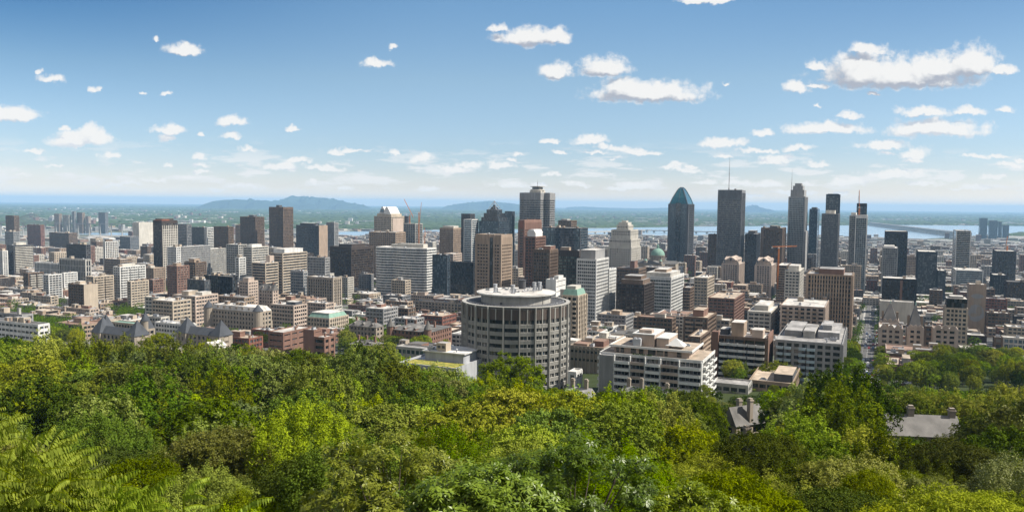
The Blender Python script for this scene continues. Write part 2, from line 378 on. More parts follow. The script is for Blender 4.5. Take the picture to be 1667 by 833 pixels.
def building(name, label, cat, x0, xc, x1, ytop, yb=None, Y=None, W='beige', G='glass', fh=3.6, sp=.45, ps=3., pw=.6, pd=.12,
             cw=1., topb=1.6, roof='roof_pale', ph=(), units=3, mirror=False, cap=60, blank='', balc=None, group=None, par=.7,
             far=False, sr=0., mind=8, top=None, topm=None, hero=True, geo=None):
    if geo: cx, cy, w, dd, zt, Y = geo
    else: cx, cy, w, dd, zt, Y = place(x0, xc, x1, ytop, yb, Y, cap, mirror, mind)
    z0 = zg(min(Y, cy))-2.5; H = zt-z0
    root = link(name, None, None, (cx, cy, z0), GRZ); root.empty_display_size = 5
    tag(root, label, cat, group)
    rn = random.Random(hash_(label or name)+int(cx*10))
    mb = MB()
    mats = [W] + ([topm] if topm else [])
    zs, wh = facade(mb, w, dd, H, fh, sp, ps, pw, pd, topb, cw, blank=blank, par=par, sr=sr, tm=1 if topm else None)
    if far:
        mats = mats+[G, roof]; gi_ = len(mats)-2
        for z in zs: mb.box(-w/2+.35, w/2-.35, -dd/2+.35, dd/2-.35, z-.01, z+wh+.01, gi_)
        mb.box(-w/2+.34, w/2-.34, -dd/2+.34, dd/2-.34, H-par, H-par+.08, gi_+1)
        part('wall', mb, mats, root)
    else:
        part('wall', mb, mats, root)
        gm_ = MB(); i = .35
        gm_.add([(-w/2+i,-dd/2+i,0),(w/2-i,-dd/2+i,0),(w/2-i,dd/2-i,0),(-w/2+i,dd/2-i,0),(-w/2+i,-dd/2+i,wh+.02),(w/2-i,-dd/2+i,wh+.02),(w/2-i,dd/2-i,wh+.02),(-w/2+i,dd/2-i,wh+.02)],
                [(0,1,5,4),(1,2,6,5),(2,3,7,6),(3,0,4,7)])
        gme = gm_.mesh('window_band', G)
        for z in zs: link('window_band', gme, root, (0, 0, z-.01))
        r = MB(); r.box(-w/2+.34, w/2-.34, -dd/2+.34, dd/2-.34, H-par, H-par+.08)
        part('roof', r, roof, root)
    av = []
    for p in ph:
        u0, u1, v0, v1, h = p[:5]; m = p[5] if len(p) > 5 else W
        b = MB(); bx = (-w/2+u0*w, -w/2+u1*w, -dd/2+v0*dd, -dd/2+v1*dd)
        b.box(*bx, H-par, H-par+h, 0, top=1); av.append(bx)
        if h > 3.5 and len(p) <= 6:
            b.box(bx[0]-.2, bx[1]+.2, bx[2]-.2, bx[3]+.2, H-par+h-.8, H-par+h-.4, 0)
        part('penthouse', b, [m, roof], root)
    if balc:
        dep, segs, rail, side = balc
        for (a, c) in segs:
            b = MB(); xa, xb = (-w/2+a*w, -w/2+c*w) if side == 'F' else (-dd/2+a*dd, -dd/2+c*dd)
            b.box(xa, xb, -dep, 0.1, -.12, .12); b.box(xa, xb, -dep, -dep+.12, .12, 1.15); b.box(xa, xa+.12, -dep+.12, 0, .12, 1.15); b.box(xb-.12, xb, -dep+.12, 0, .12, 1.15)
            me = b.mesh('balcony', rail)
            for z in zs:
                if side == 'F': link('balcony', me, root, (0, -dd/2-pd, z-sp*fh+.15))
                else: link('balcony', me, root, (w/2+pd, 0, z-sp*fh+.15), math.pi/2)
    if units: scatter_units(root, w, dd, H, units, rn, True, av)
    if hero: HEROES.append((cx, cy, w, dd, zt, root, label))
    return root, w, dd, H, zs
def hash_(s):
    h = 7
    for ch in s: h = (h*31+ord(ch)) % 1000003
    return h
def antenna(root, x, y, z, h, r=.5, mat='metal'):
    b = MB(); b.cyl(x, y, r*2.2, z, z+h*.08, 8); b.cyl(x, y, r, z+h*.08, z+h*.55, 8); b.cyl(x, y, r*.6, z+h*.55, z+h, 6, 0, r*.3)
    for k in (.35, .5, .62): b.box(x-r*2, x+r*2, y-.15, y+.15, z+h*k, z+h*k+.3)
    part('antenna', b, mat, root)
# ------------------------------------------------------------------ the ground, the river, far hills
def terrain():
    ys = sorted(set([-200, -40] + list(np.arange(0, 130, 3)) + [K for K in KY if 0 <= K < 4300] + list(np.arange(130, 4300, 30)) + [4600, 5200, 6000, 8000, 11000, 16000, 24000, 42000]))
    v = []; f = []
    n = 25
    for y in ys:
        half = max(400, abs(y)*1.3+200)
        for i in range(n): v.append((-half+2*half*i/(n-1), float(y), zg(y)))
    for j in range(len(ys)-1):
        for i in range(n-1):
            a = j*n+i; f.append((a, a+1, a+n+1, a+n))
    me = bpy.data.meshes.new('ground'); me.from_pydata(v, [], f); me.update()
    m, N, b = mat_base('ground', .95, .1)
    geo = N.add('ShaderNodeNewGeometry'); pos = geo.outputs['Position']
    sx = N.add('ShaderNodeSeparateXYZ'); N.l.new(pos, sx.inputs[0]); y = sx.outputs[1]
    # hillside soil and undergrowth / city yards / far plain of woods, fields and suburbs
    n1 = N.noise(pos, .02, 5, .6); n2 = N.noise(pos, .15, 4, .6)
    hill = N.mix(n2.outputs['Fac'], (.02, .028, .01), (.05, .065, .02))
    vor = N.add('ShaderNodeTexVoronoi'); vor.inputs['Scale'].default_value = .035; N.l.new(pos, vor.inputs['Vector'])
    sp_ = N.add('ShaderNodeSeparateColor'); N.l.new(vor.outputs['Color'], sp_.inputs[0])
    yard = N.mix(ramp(N, sp_.outputs[0], .3, .5), (.055, .07, .03), (.20, .19, .17))
    yard = N.mix(ramp(N, n2.outputs['Fac'], .45, .6), yard, (.10, .10, .095))
    col = N.mix(ramp(N, y, 440, 480), hill, yard)
    q = N.v('MULTIPLY', pos, (1, .55, 1))
    a1 = N.noise(q, .0012, 6, .65); a2 = N.noise(q, .006, 5, .7); a3 = N.noise(q, .0004, 3, .5)
    wood = N.mix(a2.outputs['Fac'], (.018, .035, .014), (.06, .085, .035))
    v2 = N.add('ShaderNodeTexVoronoi'); v2.inputs['Scale'].default_value = .012; N.l.new(q, v2.inputs['Vector'])
    s2 = N.add('ShaderNodeSeparateColor'); N.l.new(v2.outputs['Color'], s2.inputs[0])
    blt = N.mix(ramp(N, s2.outputs[0], .5, .6), wood, N.mix(s2.outputs[1], (.16, .15, .13), (.42, .40, .37)))
    town = ramp(N, a1.outputs['Fac'], .5, .62)
    townm = N.m('MULTIPLY', town, ramp(N, a3.outputs['Fac'], .38, .6))
    far = N.mix(townm, wood, blt); far = N.mix(ramp(N, N.noise(q, .0035, 6, .75).outputs['Fac'], .60, .66), far, (.45, .44, .42))
    field = N.mix(ramp(N, a2.outputs['Fac'], .6, .68), far, (.13, .14, .06))
    far = N.mix(ramp(N, y, 14000, 22000), far, field)
    near_far = N.mix(ramp(N, s2.outputs[0], .2, .7), (.07, .08, .045), (.25, .24, .22))
    far = N.mix(ramp(N, y, 5600, 7500), near_far, far)
    col = N.mix(ramp(N, y, 3200, 4200), col, far)
    N.l.new(col, b.inputs['Base Color'])
    me.materials.append(m)
    tag(link('ground', me), None, None, None, 'structure')
terrain()
def sheet(name, pts, z, matl):
    me = bpy.data.meshes.new(name); me.from_pydata([(x, y, z) for x, y in pts], [], [tuple(range(len(pts)))]); me.materials.append(matl)
    me.update(); return tag(link(name, me), None, None, None, 'structure')
m, N, b = mat_base('water', .22, .5)
b.inputs['Base Color'].default_value = (.10, .17, .25, 1)
geo = N.add('ShaderNodeNewGeometry'); wn_ = N.noise(N.v('MULTIPLY', geo.outputs['Position'], (.01, .03, .1)), 1, 6, .65)
bp = N.add('ShaderNodeBump'); bp.inputs['Distance'].default_value = .6; bp.inputs['Strength'].default_value = .5
N.l.new(wn_.outputs['Fac'], bp.inputs['Height']); N.l.new(bp.outputs[0], b.inputs['Normal'])
N.l.new(N.mix(ramp(N, wn_.outputs['Fac'], .35, .65), (.16, .24, .32), (.30, .38, .44)), b.inputs['Base Color'])
WATER = m
def gp(px, py, z=8.4):            # where a line of sight meets the water level
    d = ray(px, py); k = (z-EYE)/d.z; return (d.x*k, k)
def river(pix, z=8.5):
    sheet('river', [gp(x, y) for x, y in pix], z, WATER)
river([(500,383),(540,384),(600,383),(690,386),(720,386.5),(760,384),(830,381),(880,380),(950,381),(1090,383.5),(1300,381),(1420,386),(1500,389),(1600,383),(1700,379),(1900,378),(1900,369),(1667,368),(1500,366.5),(1440,366),(1300,367.5),(1120,369),(1000,371),(930,372),(840,372),(700,374.5),(600,376),(500,379)])
river([(118,383.5),(150,385),(192,385.5),(230,384),(230,380),(186,378.5),(130,379)])
river([(0,388),(40,386),(60,383),(20,380),(-60,381)])
# far shores: low woods and suburbs that read as one mass
def lumps(name, n, ymin, ymax, seed, hmin, hmax, wmin, wmax, matn, keep):
    r = np.random.default_rng(seed); vs = []; fs = []; k = 0
    while k < n:
        Y = ymin*(ymax/ymin)**r.random(); x = (r.random()*2-1)*Y*.72
        if not keep(x, Y): continue
        z = zg(Y); w_ = r.uniform(wmin, wmax); h = r.uniform(hmin, hmax); d = w_*r.uniform(.5, 1.2)
        o = len(vs); m_ = 6
        for i in range(m_):
            a = 2*math.pi*i/m_+r.random()*.4; vs.append((x+w_*.5*math.cos(a), Y+d*.5*math.sin(a), z-.5))
        for i in range(m_):
            a = 2*math.pi*i/m_+r.random()*.4; vs.append((x+w_*.42*math.cos(a)*r.uniform(.6, 1.1), Y+d*.42*math.sin(a), z+h*r.uniform(.5, .85)))
        vs.append((x+r.normal()*w_*.08, Y, z+h))
        for i in range(m_):
            j = (i+1) % m_; fs.append((o+i, o+j, o+m_+j, o+m_+i)); fs.append((o+m_+i, o+m_+j, o+2*m_))
        k += 1
    me = bpy.data.meshes.new(name); me.from_pydata([tuple(map(float, v)) for v in vs], [], fs); me.materials.append(MAT[matn]); me.update()
    return me
m, N, b = mat_base('far_foliage', .9, .1)
geo = N.add('ShaderNodeNewGeometry')
N.l.new(N.mix(N.noise(geo.outputs['Position'], .01, 5, .7).outputs['Fac'], (.018, .04, .014), (.075, .10, .03)), b.inputs['Base Color']); MAT['far_foliage'] = m
def onland(x, Y):
    px, py = proj(x, Y, 8.5)
    if not -40 < px < 1700: return False
    def f(xs, ys): return float(np.interp(px, xs, ys))
    if px > 500:
        lo = f([500,540,600,690,720,760,830,880,950,1090,1300,1420,1500,1600,1667], [383,384,383,386,386.5,384,381,380,381,383.5,381,386,389,383,380])
        hi = f([500,700,840,930,1000,1120,1300,1500,1667], [379,374.5,373,372,371,369,367.5,366.5,368])
        if hi-.6 < py < lo+.3: return False
    if px < 240 and 377.5 < py < 388: return False
    return True
tag(link('distant_woods', lumps('distant_woods', 9000, 5400, 26000, 5, 9, 20, 60, 220, 'far_foliage', onland)), 'dark green woods and leafy suburbs spread over the plain beyond the river', 'woods', None, 'stuff')
def far_boxes(n, ymin, ymax, seed, name, label, keep):
    r = np.random.default_rng(seed); mb = MB(); k = 0
    while k < n:
        Y = ymin*(ymax/ymin)**r.random(); x = (r.random()*2-1)*Y*.72
        if not keep(x, Y): continue
        w_ = r.uniform(15, 70)*(1 if r.random() < .8 else 2.2); d = r.uniform(15, 50); h = r.uniform(5, 13)
        if r.random() < .04: h = r.uniform(20, 40); w_ = r.uniform(20, 40)
        z = zg(Y); mb.box(x-w_/2, x+w_/2, Y-d/2, Y+d/2, z-1, z+h, int(r.choice([0, 0, 1, 2, 3])), top=int(r.choice([4, 4, 5, 0])))
        k += 1
    me = mb.mesh(name, ['pale', 'brick', 'grey', 'white', 'roof_pale', 'roof_grey'])
    tag(link(name, me), label, 'buildings', None, 'stuff')
far_boxes(3200, 5600, 16000, 9, 'distant_suburbs', 'pale specks of suburban houses and sheds on the plain across the river', lambda x, Y: onland(x, Y) and math.sin(x*.0011+Y*.0007)+math.sin(Y*.0019-x*.0004)+math.sin(x*.004+1)*.5 > .35)
m, N, b = mat_base('hill_woods', .9, .1)
geo = N.add('ShaderNodeNewGeometry')
N.l.new(N.mix(N.noise(geo.outputs['Position'], .004, 5, .7).outputs['Fac'], (.010, .022, .016), (.028, .044, .026)), b.inputs['Base Color']); MAT['hill_woods'] = m
# the far mountains
def mountain(name, label, prof, Y, dep, seed):
    """prof: (px, height in px above eye level) ridge line seen in the distance; built as a hill with real depth"""
    xs = np.linspace(prof[0][0], prof[-1][0], 60); hs = np.interp(xs, [p[0] for p in prof], [p[1] for p in prof])
    r = np.random.default_rng(seed); vs = []; fs = []; nrow = 15
    for j in range(nrow):
        tt = j/(nrow-1)*2-1; fall = (1-abs(tt)**1.5)
        for i, px in enumerate(xs):
            p = at(px, 330, Y); hgt = max((hs[i]-1.6)/F*Y+EYE-8, 0)*fall*(1+.10*r.normal()*(abs(tt) > .05)) if hs[i] > -4 else 0
            vs.append((p.x, Y+tt*dep+200*math.sin(i*.7), 4+hgt))
    n = len(xs)
    for j in range(nrow-1):
        for i in range(n-1): a = j*n+i; fs.append((a, a+1, a+n+1, a+n))
    me = bpy.data.meshes.new(name); me.from_pydata([tuple(map(float, v)) for v in vs], [], fs); me.materials.append(MAT['hill_woods']); me.update()
    tag(link(name, me), None, None, None, 'structure')
E_ = 0
mountain('hill', '', [(325,-14),(342,-4),(350,0),(362,3.4),(380,4.6),(430,3.2),(460,1),(500,-2),(540,-5),(580,-14)], 20000, 1100, 1)
mountain('hill', '', [(425,-14),(445,-1),(458,5),(474,10.2),(500,9.6),(530,8.5),(555,4),(580,-1),(602,-4.4),(620,-14)], 21500, 1200, 2)
mountain('hill', '', [(705,-14),(725,-3.4),(745,1),(775,4.0),(798,6.4),(815,4),(850,0),(880,-3),(910,-4.4),(930,-14)], 24000, 1300, 3)
mountain('hill', '', [(1200,-14),(1210,-2),(1226,3.5),(1236,0),(1250,-3.6),(1262,-14)], 26000, 1200, 4)
mountain('hill', '', [(900,-14),(925,-2.4),(950,-1.6),(990,-3),(1040,-3.6),(1090,-2),(1130,-14)], 30000, 1200, 5)
# haze: one closed box of thin even air
HZ = MB(); HZ.box(-40000, 40000, -400, 45000, 3, 342)
mh = bpy.data.materials.new('haze'); mh.use_nodes = True; mh.node_tree.nodes.clear()
nv = mh.node_tree.nodes.new('ShaderNodeVolumePrincipled'); no = mh.node_tree.nodes.new('ShaderNodeOutputMaterial')
mh.node_tree.links.new(nv.outputs[0], no.inputs['Volume'])
nv.inputs['Color'].default_value = (.42, .70, 1, 1); nv.inputs['Density'].default_value = 4.6e-5; nv.inputs['Anisotropy'].default_value = 0
MAT['haze'] = mh
tag(part('haze', HZ, 'haze', None), 'pale blue haze in the air over the far plain', 'haze', None, 'stuff')
# ------------------------------------------------------------------ the buildings one can tell apart
def B(label, x0, xc, x1, yt, name='tower_block', cat='building', **k): return building(name, label, cat, x0, xc, x1, yt, **k)
OB = 'office_tower'; AB = 'apartment_block'; LB = 'low_building'
# ---- far left and far apartment towers
B('brown twin-shaded slab tower near the steel bridge', 9, 23, 31, 351, OB, Y=2200, W='brown', fh=3.2, sp=.4, ps=4, units=1)
B('low glassy grey block under the brown slab tower by the bridge', 8, 22, 32, 377, LB, Y=1900, W='grey', G='glass_grey', fh=4, sp=.3)
for i, (a, c, e, t, wm, lb) in enumerate([(88,96,101,348,'tan','first pale apartment tower in the row beside the steel bridge'), (102,112,116,350,'pale','second apartment tower, stepped and pale, in the row beside the steel bridge'), (117,121,124,344,'grey','thin grey tower, tallest of the row beside the steel bridge'),
        (125,134,138,346,'tan','wide tan tower in the middle of the row beside the steel bridge'), (139,144,148,352,'pink','short pinkish tower closing the row beside the steel bridge'), (160,171,176,346,'midgrey','dark wide tower standing apart beyond the steel bridge row')]):
    B(lb, a, c, e, t, AB, Y=4300, W=wm, fh=4.5, ps=5, units=0, far=True, group='apartment towers far beyond by the bridge')
B('pale grey windowless box building with blue glass base', 216, 226, 249, 362, LB, Y=2300, W='pale', fh=5, sp=.8, ps=0, blank='FR', units=4)
B('broad dark building below the pale windowless box', 195, 212, 226, 385, LB, Y=2200, W='midgrey', G='glass_blue', fh=4, sp=.4, units=3)
B('rust red brick hall roofed flat near the river', 44, 66, 72, 366, LB, Y=2500, W='redbrown', fh=4, ps=5, units=3)
B('long low brown hall near the steel bridge', 80, 112, 126, 379, LB, Y=2350, W='brown', fh=4, units=4)
# ---- left district
B('charcoal and beige tower with a rusty red roof edge', 249, 263, 289, 359, OB, Y=1330, W='darkbrown', G='glass', fh=3.5, sp=.32, ps=3.2, pw=.8, ph=((.02,.98,.02,.5,1.8,'redsteel'), (.1,.9,.1,.8,4,'darkbrown')), topb=5, cw=.8)
r = HEROES[-1]
b = MB()
for k in range(9): b.box(r[2]/2+.2, r[2]/2+.75, -r[3]/2+1+k*(r[3]-3)/8, -r[3]/2+2.4+k*(r[3]-3)/8, 8, r[4]-zg(r[1])-6)
for k in range(22): b.box(r[2]/2+.2, r[2]/2+.6, -r[3]/2+1, r[3]/2-1, 10+k*4, 11.3+k*4)
part('facade_grid', b, 'pale', r[5])
B('dark tower with curved pale balcony bands', 12, 22, 54, 399, AB, Y=1400, W='darkgrey', G='glass_dark', fh=3, sp=.3, ps=0, balc=(1.5, [(.05,.95)], 'pale', 'R'), ph=((.3,.8,.2,.7,5,'pale'),))
B('narrow white slab at the edge beside the dark curved tower', -4, 4, 7, 408, AB, Y=1200, W='white', G='glass', fh=3, sp=.4, ps=3)
B('brick block with pale balcony bays below the dark curved tower', 38, 46, 71, 444, AB, Y=1050, W='brown', fh=3, sp=.4, ps=4, balc=(1.2, [(.1,.45),(.55,.9)], 'pale', 'R'))
B('white framed block with pale blue stair panel', 70, 79, 101, 447, AB, Y=1000, W='white', G='glass_dark', fh=2.9, sp=.3, ps=4, pw=.4)
B('white apartment block with ribbon windows set behind the pale blue panel', 99, 104, 126, 444, AB, Y=1080, W='white', fh=3, sp=.5, ps=5)
B('tall slab with dark windowed face and blank peach end wall', 111, 136, 159, 463, AB, yb=524, W='brown', G='glass_dark', fh=2.9, sp=.45, ps=3.4, pw=.8, units=4, ph=((.2,.5,.3,.7,3,'beige'),))
r = HEROES[-1]; b = MB(); b.box(r[2]/2, r[2]/2+.35, -r[3]/2+.1, r[3]/2, 0, r[4]-zg(r[1])+2.0); part('end_wall', b, 'beige', r[5])
B('black and white checkered office block', 108, 140, 144, 398, OB, Y=1250, W='darkgrey', G='glass_dark', fh=3.4, sp=.35, ps=2.6, pw=.5, units=3)
B('broad hall with slanting concrete fins below the checkered block', 97, 139, 145, 422, LB, Y=1100, W='concrete', G='glass_dark', fh=8, sp=.15, ps=3.2, pw=1.0, pd=.7, topb=2.5, roof='roof_grey')
B('low hall with white criss-cross columns and a flat roof', 57, 97, 103, 428, LB, Y=1130, W='white', G='glass_dark', fh=9, sp=.15, ps=3, pw=.8, pd=.7, topb=2)
B('thin white and brown striped tower beside the checkered block', 168, 171, 192, 393, AB, Y=1350, W='white', G='glass_brown', fh=3, sp=.25, ps=3.4, pw=1.0, pd=.3, ph=((.1,.9,.1,.6,4,'brown'),))
B('curved tan office block with long window ribbons', 170, 196, 215, 422, OB, Y=1300, W='tan', fh=3.8, sp=.5, ps=0)
B('white tower with grey end and stacked balcony bays', 184, 195, 237, 434, AB, Y=960, W='white', G='glass', fh=3, sp=.45, ps=3.5, pw=.7, ph=((.2,.6,.2,.7,3.2,'pale'),), balc=(1.2, [(.05,.3),(.38,.62),(.7,.95)], 'white', 'R'))
B('sand coloured apartment block with balconies on its sunny side', 140, 152, 185, 450, AB, Y=930, W='beige', fh=2.9, sp=.45, ps=4, balc=(1.3, [(.08,.45),(.55,.92)], 'beige', 'R'))
B('beige flat-topped block at the foot of the white balcony tower', 207, 213, 242, 458, AB, Y=900, W='beige', fh=3, sp=.5, ps=4, units=4)
B('long white hospital wing with dark sloping roof edge', -30, 62, 66, 528, LB, Y=520, W='white', G='glass', fh=3.6, sp=.55, ps=4, roof='roof_dark', units=4)
B('grey upper wing behind the long white hospital wing', -30, 36, 40, 512, LB, Y=560, W='grey', G='glass', fh=3.6, sp=.5, ps=5, roof='roof_dark', ph=((.85,.9,.1,.3,5,'concrete'),))
B('brown mid-rise of banded brick beside the white tower', 240, 249, 266, 455, LB, Y=1050, W='brick', fh=3.4)
B('flat white office wing among brick houses', 236, 258, 264, 484, LB, Y=800, W='pale', fh=3.6, ps=4)
B('grey slab tower with narrow windows beside the charcoal and beige tower', 287, 304, 312, 365, OB, Y=1750, W='midgrey', G='glass', fh=3.4, sp=.45, ps=0, units=2)
B('slanting dark grey office tower', 312, 332, 337, 370, OB, Y=1700, W='darkgrey', G='glass_grey', fh=3.4, sp=.35, ps=3)
B('thin white tower with pale vertical ribs', 335, 337, 348, 371, OB, Y=1680, W='white', G='glass', fh=3.5, sp=.4, ps=0)
B('brown gridded office block between the white ribbed tower and the wide brown tower', 348, 372, 380, 369, OB, Y=1650, W='brown', G='glass_brown', fh=3.5, sp=.4, ps=2.8, pd=.3)
B('wide brown tower with tan ribbed side and low roof hut', 391, 416, 430, 353, OB, Y=1900, W='brown', G='glass_brown', fh=3.5, sp=.35, ps=2.4, pw=.8, pd=.35, ph=((.4,.7,.3,.7,5,'darkgrey'),))
B('tall brown gridded tower, highest on this side of town', 438, 461, 477, 337, OB, Y=1850, W='brown', G='glass_brown', fh=3.5, sp=.35, ps=2.6, pw=.8, pd=.3, topb=5, ph=((.3,.5,.3,.6,5,'darkgrey'),))
B('sunlit tan office block partly hidden by the wide brown tower', 383, 394, 415, 366, OB, Y=2100, W='tan', fh=3.6, ps=4)
B('long grey slab with white end and fine vertical windows', 272, 283, 342, 402, OB, Y=1250, W='grey', G='glass', fh=3.4, sp=.4, ps=2.4, pw=.6, topb=2, cap=140, units=6)
B('white hospital tower rising at the end of the long grey slab', 272, 287, 293, 402, OB, Y=1180, W='white', fh=3.4, sp=.5, ps=3, units=2)
B('concrete tower with blank side adjoining the long grey slab', 330, 343, 368, 405, OB, Y=1330, W='concrete', G='glass', fh=3.4, sp=.4, ps=3)
B('reddish brick apartment tower with a tan upper hut', 272, 288, 308, 433, AB, Y=980, W='brick', fh=2.9, sp=.5, ps=4, ph=((.3,.7,.2,.6,4,'tan'),), units=3)
B('brown apartment tower joined to the reddish brick one', 300, 318, 336, 427, AB, Y=1010, W='brown', fh=2.9, sp=.45, ps=3.4, ph=((.2,.7,.2,.7,5,'tan'),), balc=(1.2, [(.1,.4),(.6,.9)], 'tan', 'F'), units=3)
B('black glass low block with sharp flat roof', 332, 378, 385, 450, OB, Y=900, W='black', G='glass_dark', fh=3.8, sp=.2, ps=3, pw=.2, topb=1)
B('silvery glass wing in front of the black glass low block', 305, 333, 340, 456, OB, Y=880, W='darkgrey', G='glass_grey', fh=3.8, sp=.2, ps=2.5, pw=.2)
B('peach apartment tower with two-step roof and chimney huts', 389, 404, 420, 458, AB, Y=800, W='pink', fh=3, sp=.55, ps=3.4, pw=.9, ph=((.2,.8,.2,.8,4,'pink'),))
B('office block wrapped in curved grey and white ribbons', 396, 410, 437, 402, OB, Y=1180, W='pale', G='glass', fh=3.5, sp=.45, ps=0, ph=((.1,.6,.2,.8,4,'white'),), units=4)
B('broad grey-roofed block behind the ribbon-wrapped office', 368, 388, 402, 398, OB, Y=1300, W='concrete', G='glass_dark', fh=3.8, sp=.4, ps=4, units=5)
B('slim white gridded block beside the ribbon-wrapped office', 383, 389, 400, 419, OB, Y=1060, W='white', G='glass', fh=3.2, sp=.35, ps=3)
B('low striped office with cream bands and dark glass', 410, 432, 453, 428, OB, Y=1050, W='beige', G='glass_dark', fh=3.7, sp=.42, ps=0)
B('striped cream office tower with white roof box', 440, 460, 500, 412, OB, Y=1080, W='beige', G='glass_dark', fh=3.7, sp=.45, ps=0, ph=((.05,.95,.1,.85,6,'white'),), topb=1.5)
B('concrete stair shaft beside the striped cream tower', 433, 439, 446, 416, OB, Y=1070, W='pink', fh=4, sp=.9, ps=0, blank='FR', units=0)
B('blue-grey stone office with pale cornice', 473, 494, 501, 441, OB, Y=950, W='grey', G='glass_blue', fh=3.6, sp=.5, ps=3, topb=3, units=5)
B('dark glass office with tan side wall', 482, 519, 533, 367, OB, Y=1750, W='darkgrey', G='glass_dark', fh=3.6, sp=.3, ps=3, ph=((.1,.7,.2,.8,5,'black'),), top=3)
r = HEROES[-1]; b = MB(); b.box(r[2]/2, r[2]/2+.6, -r[3]/2, r[3]/2, 0, r[4]-zg(r[1])+2.2); part('end_wall', b, 'tan', r[5])
B('twin-shaft residential tower of grey glass', 531, 544, 551, 362, AB, Y=1850, W='grey', G='glass_grey', fh=3.2, sp=.3, ps=3)
B('grey gridded mid-rise in front of the black glass slab', 500, 529, 537, 419, OB, Y=1050, W='grey', G='glass', fh=3.5, sp=.4, ps=2.6, units=4)
B('big black-brown glass slab with coppery reflections', 537, 572, 608, 402, OB, yb=477, W='darkbrown', G='glass_brown', fh=3.7, sp=.3, ps=1.8, pw=.25, pd=.12, topb=5, roof='roof_dark', ph=((.2,.8,.2,.8,4,'darkbrown'),))
B('stone ribbed campus tower with long narrow windows', 500, 542, 556, 452, OB, yb=511, W='stone', G='glass_dark', fh=3.5, sp=.35, ps=3.4, pw=1.4, pd=.4, sr=.2, topb=3, cw=2, units=5)
B('low stone annex at the foot of the ribbed campus tower', 548, 566, 575, 487, LB, yb=496, W='beige', fh=3.6, units=2)
B('square beige school with copper green sloping roof', 500, 536, 568, 516, LB, yb=552, W='beige', G='glass_dark', fh=4, sp=.35, ps=2.6, pw=1.1, pd=.25, topb=2.5, units=0, name='low_building') if False else None
r = building(LB, 'square beige school with copper green band under its flat top', 'building', 500, 536, 567, 518, yb=551, W='beige', G='glass_dark', fh=3.4, sp=.4, ps=2.8, pw=1.1, pd=.25, topb=1.5, units=0)
b = MB(); w_, d_, H_ = r[1], r[2], r[3]
b.pyr(-w_/2+.6, w_/2-.6, -d_/2+.6, d_/2-.6, H_-.5, H_+3.2, 0, .82); b.box(-w_*.4, w_*.4, -d_*.4, d_*.4, H_+3.2, H_+3.7, 1); part('roof', b, ['copper', 'roof_pale'], r[0])
B('beige tower topped by a row of tall dark windows', 601, 644, 660, 378, OB, Y=1400, W='tan', G='glass_dark', fh=3.8, sp=.5, ps=4.5, pw=1.2, pd=.3, topb=3, units=3)
# ---- centre left
def curved_block():
    x0, x1, yt, yb = 615, 704, 401, 489
    Y = solveY(640, yb); a = at(x0, yt, Y+18); c = at(x1, yt, Y-6); z0 = zg(Y)-2.5; H = a.z-z0
    root = link(OB, None, None, ((a.x+c.x)/2, (a.y+c.y)/2, z0), GRZ)
    tag(root, 'wide white striped office with a gently folded curved front', 'building')
    W_ = math.hypot(c.x-a.x, c.y-a.y); n = 20; p = []
    for i in range(n+1):
        t = i/n; y = -5*math.sin(math.pi*min(1, t/.36)) if t < .36 else -5.5*math.sin(math.pi*((t-.36)/.64))**.8
        p.append((-W_/2+t*W_, -10+y))
    back = [(W_/2, 16), (-W_/2, 16)]
    foot = p+back
    ins = [(x*.985, y+.6 if y < 0 else y-.4) for x, y in foot]
    mb = MB(); nf = int((H-5)/3.65); zl = H-2-nf*3.65
    mb.prism(foot, 0, zl); gl = MB(); gl.prism(ins, 0, 2.0, 0, False); gme = gl.mesh('window_band', 'glass')
    for k in range(nf):
        z = zl+k*3.65; mb.prism(foot, z, z+1.75); link('window_band', gme, root, (0, 0, z+1.7))
    mb.prism(foot, H-2, H)
    part('wall', mb, 'white', root)
    b = MB(); b.prism([(x*.96, y*.9) for x, y in foot], H, H+.1); part('roof', b, 'roof_pale', root)
    b = MB(); b.box(-W_*.12, W_*.38, -3, 9, H, H+5); b.box(-W_*.25, -W_*.1, -2, 6, H, H+4); part('penthouse', b, 'pale', root)
    scatter_units(root, W_*.8, 22, H+.7, 5, random.Random(3))
    HEROES.append((root.location.x, root.location.y, W_, 34, a.z, root, root['label']))
curved_block()
def peak_tower():
    r = building(OB, 'beige stepped tower under a white twin-peaked roof', 'building', 609, 637, 658, 352, Y=1600, W='beige', G='glass', fh=3.8, sp=.45, ps=3.5, pw=1, topb=2, units=0)
    root, w, d, H = r[:4]
    b = MB(); b.box(-w*.4, w*.42, -d*.4, d*.4, H-.6, H+5); part('penthouse', b, ['beige', 'roof_grey'], root)
    b = MB()
    b.extr([(-w*.38, H+5), (-w*.02, H+5), (-w*.06, H+14), (-w*.14, H+19), (-w*.22, H+19), (-w*.30, H+11)], -d*.3, d*.2)
    b.extr([(w*.0, H+5), (w*.42, H+3), (w*.34, H+10), (w*.22, H+18), (w*.12, H+19), (w*.05, H+12)], -d*.42, d*.3)
    part('peaked_roof', b, 'white_trim', root)
    b = MB(); b.box(-w*.27, -w*.1, -d*.33, -d*.305, H+8, H+14); part('window', b, 'glass_blue', root)
    b = MB(); b.box(w*.42, w*.52, -d*.4, d*.4, 10, H-4); part('side_wing', b, 'pink', root)
peak_tower()
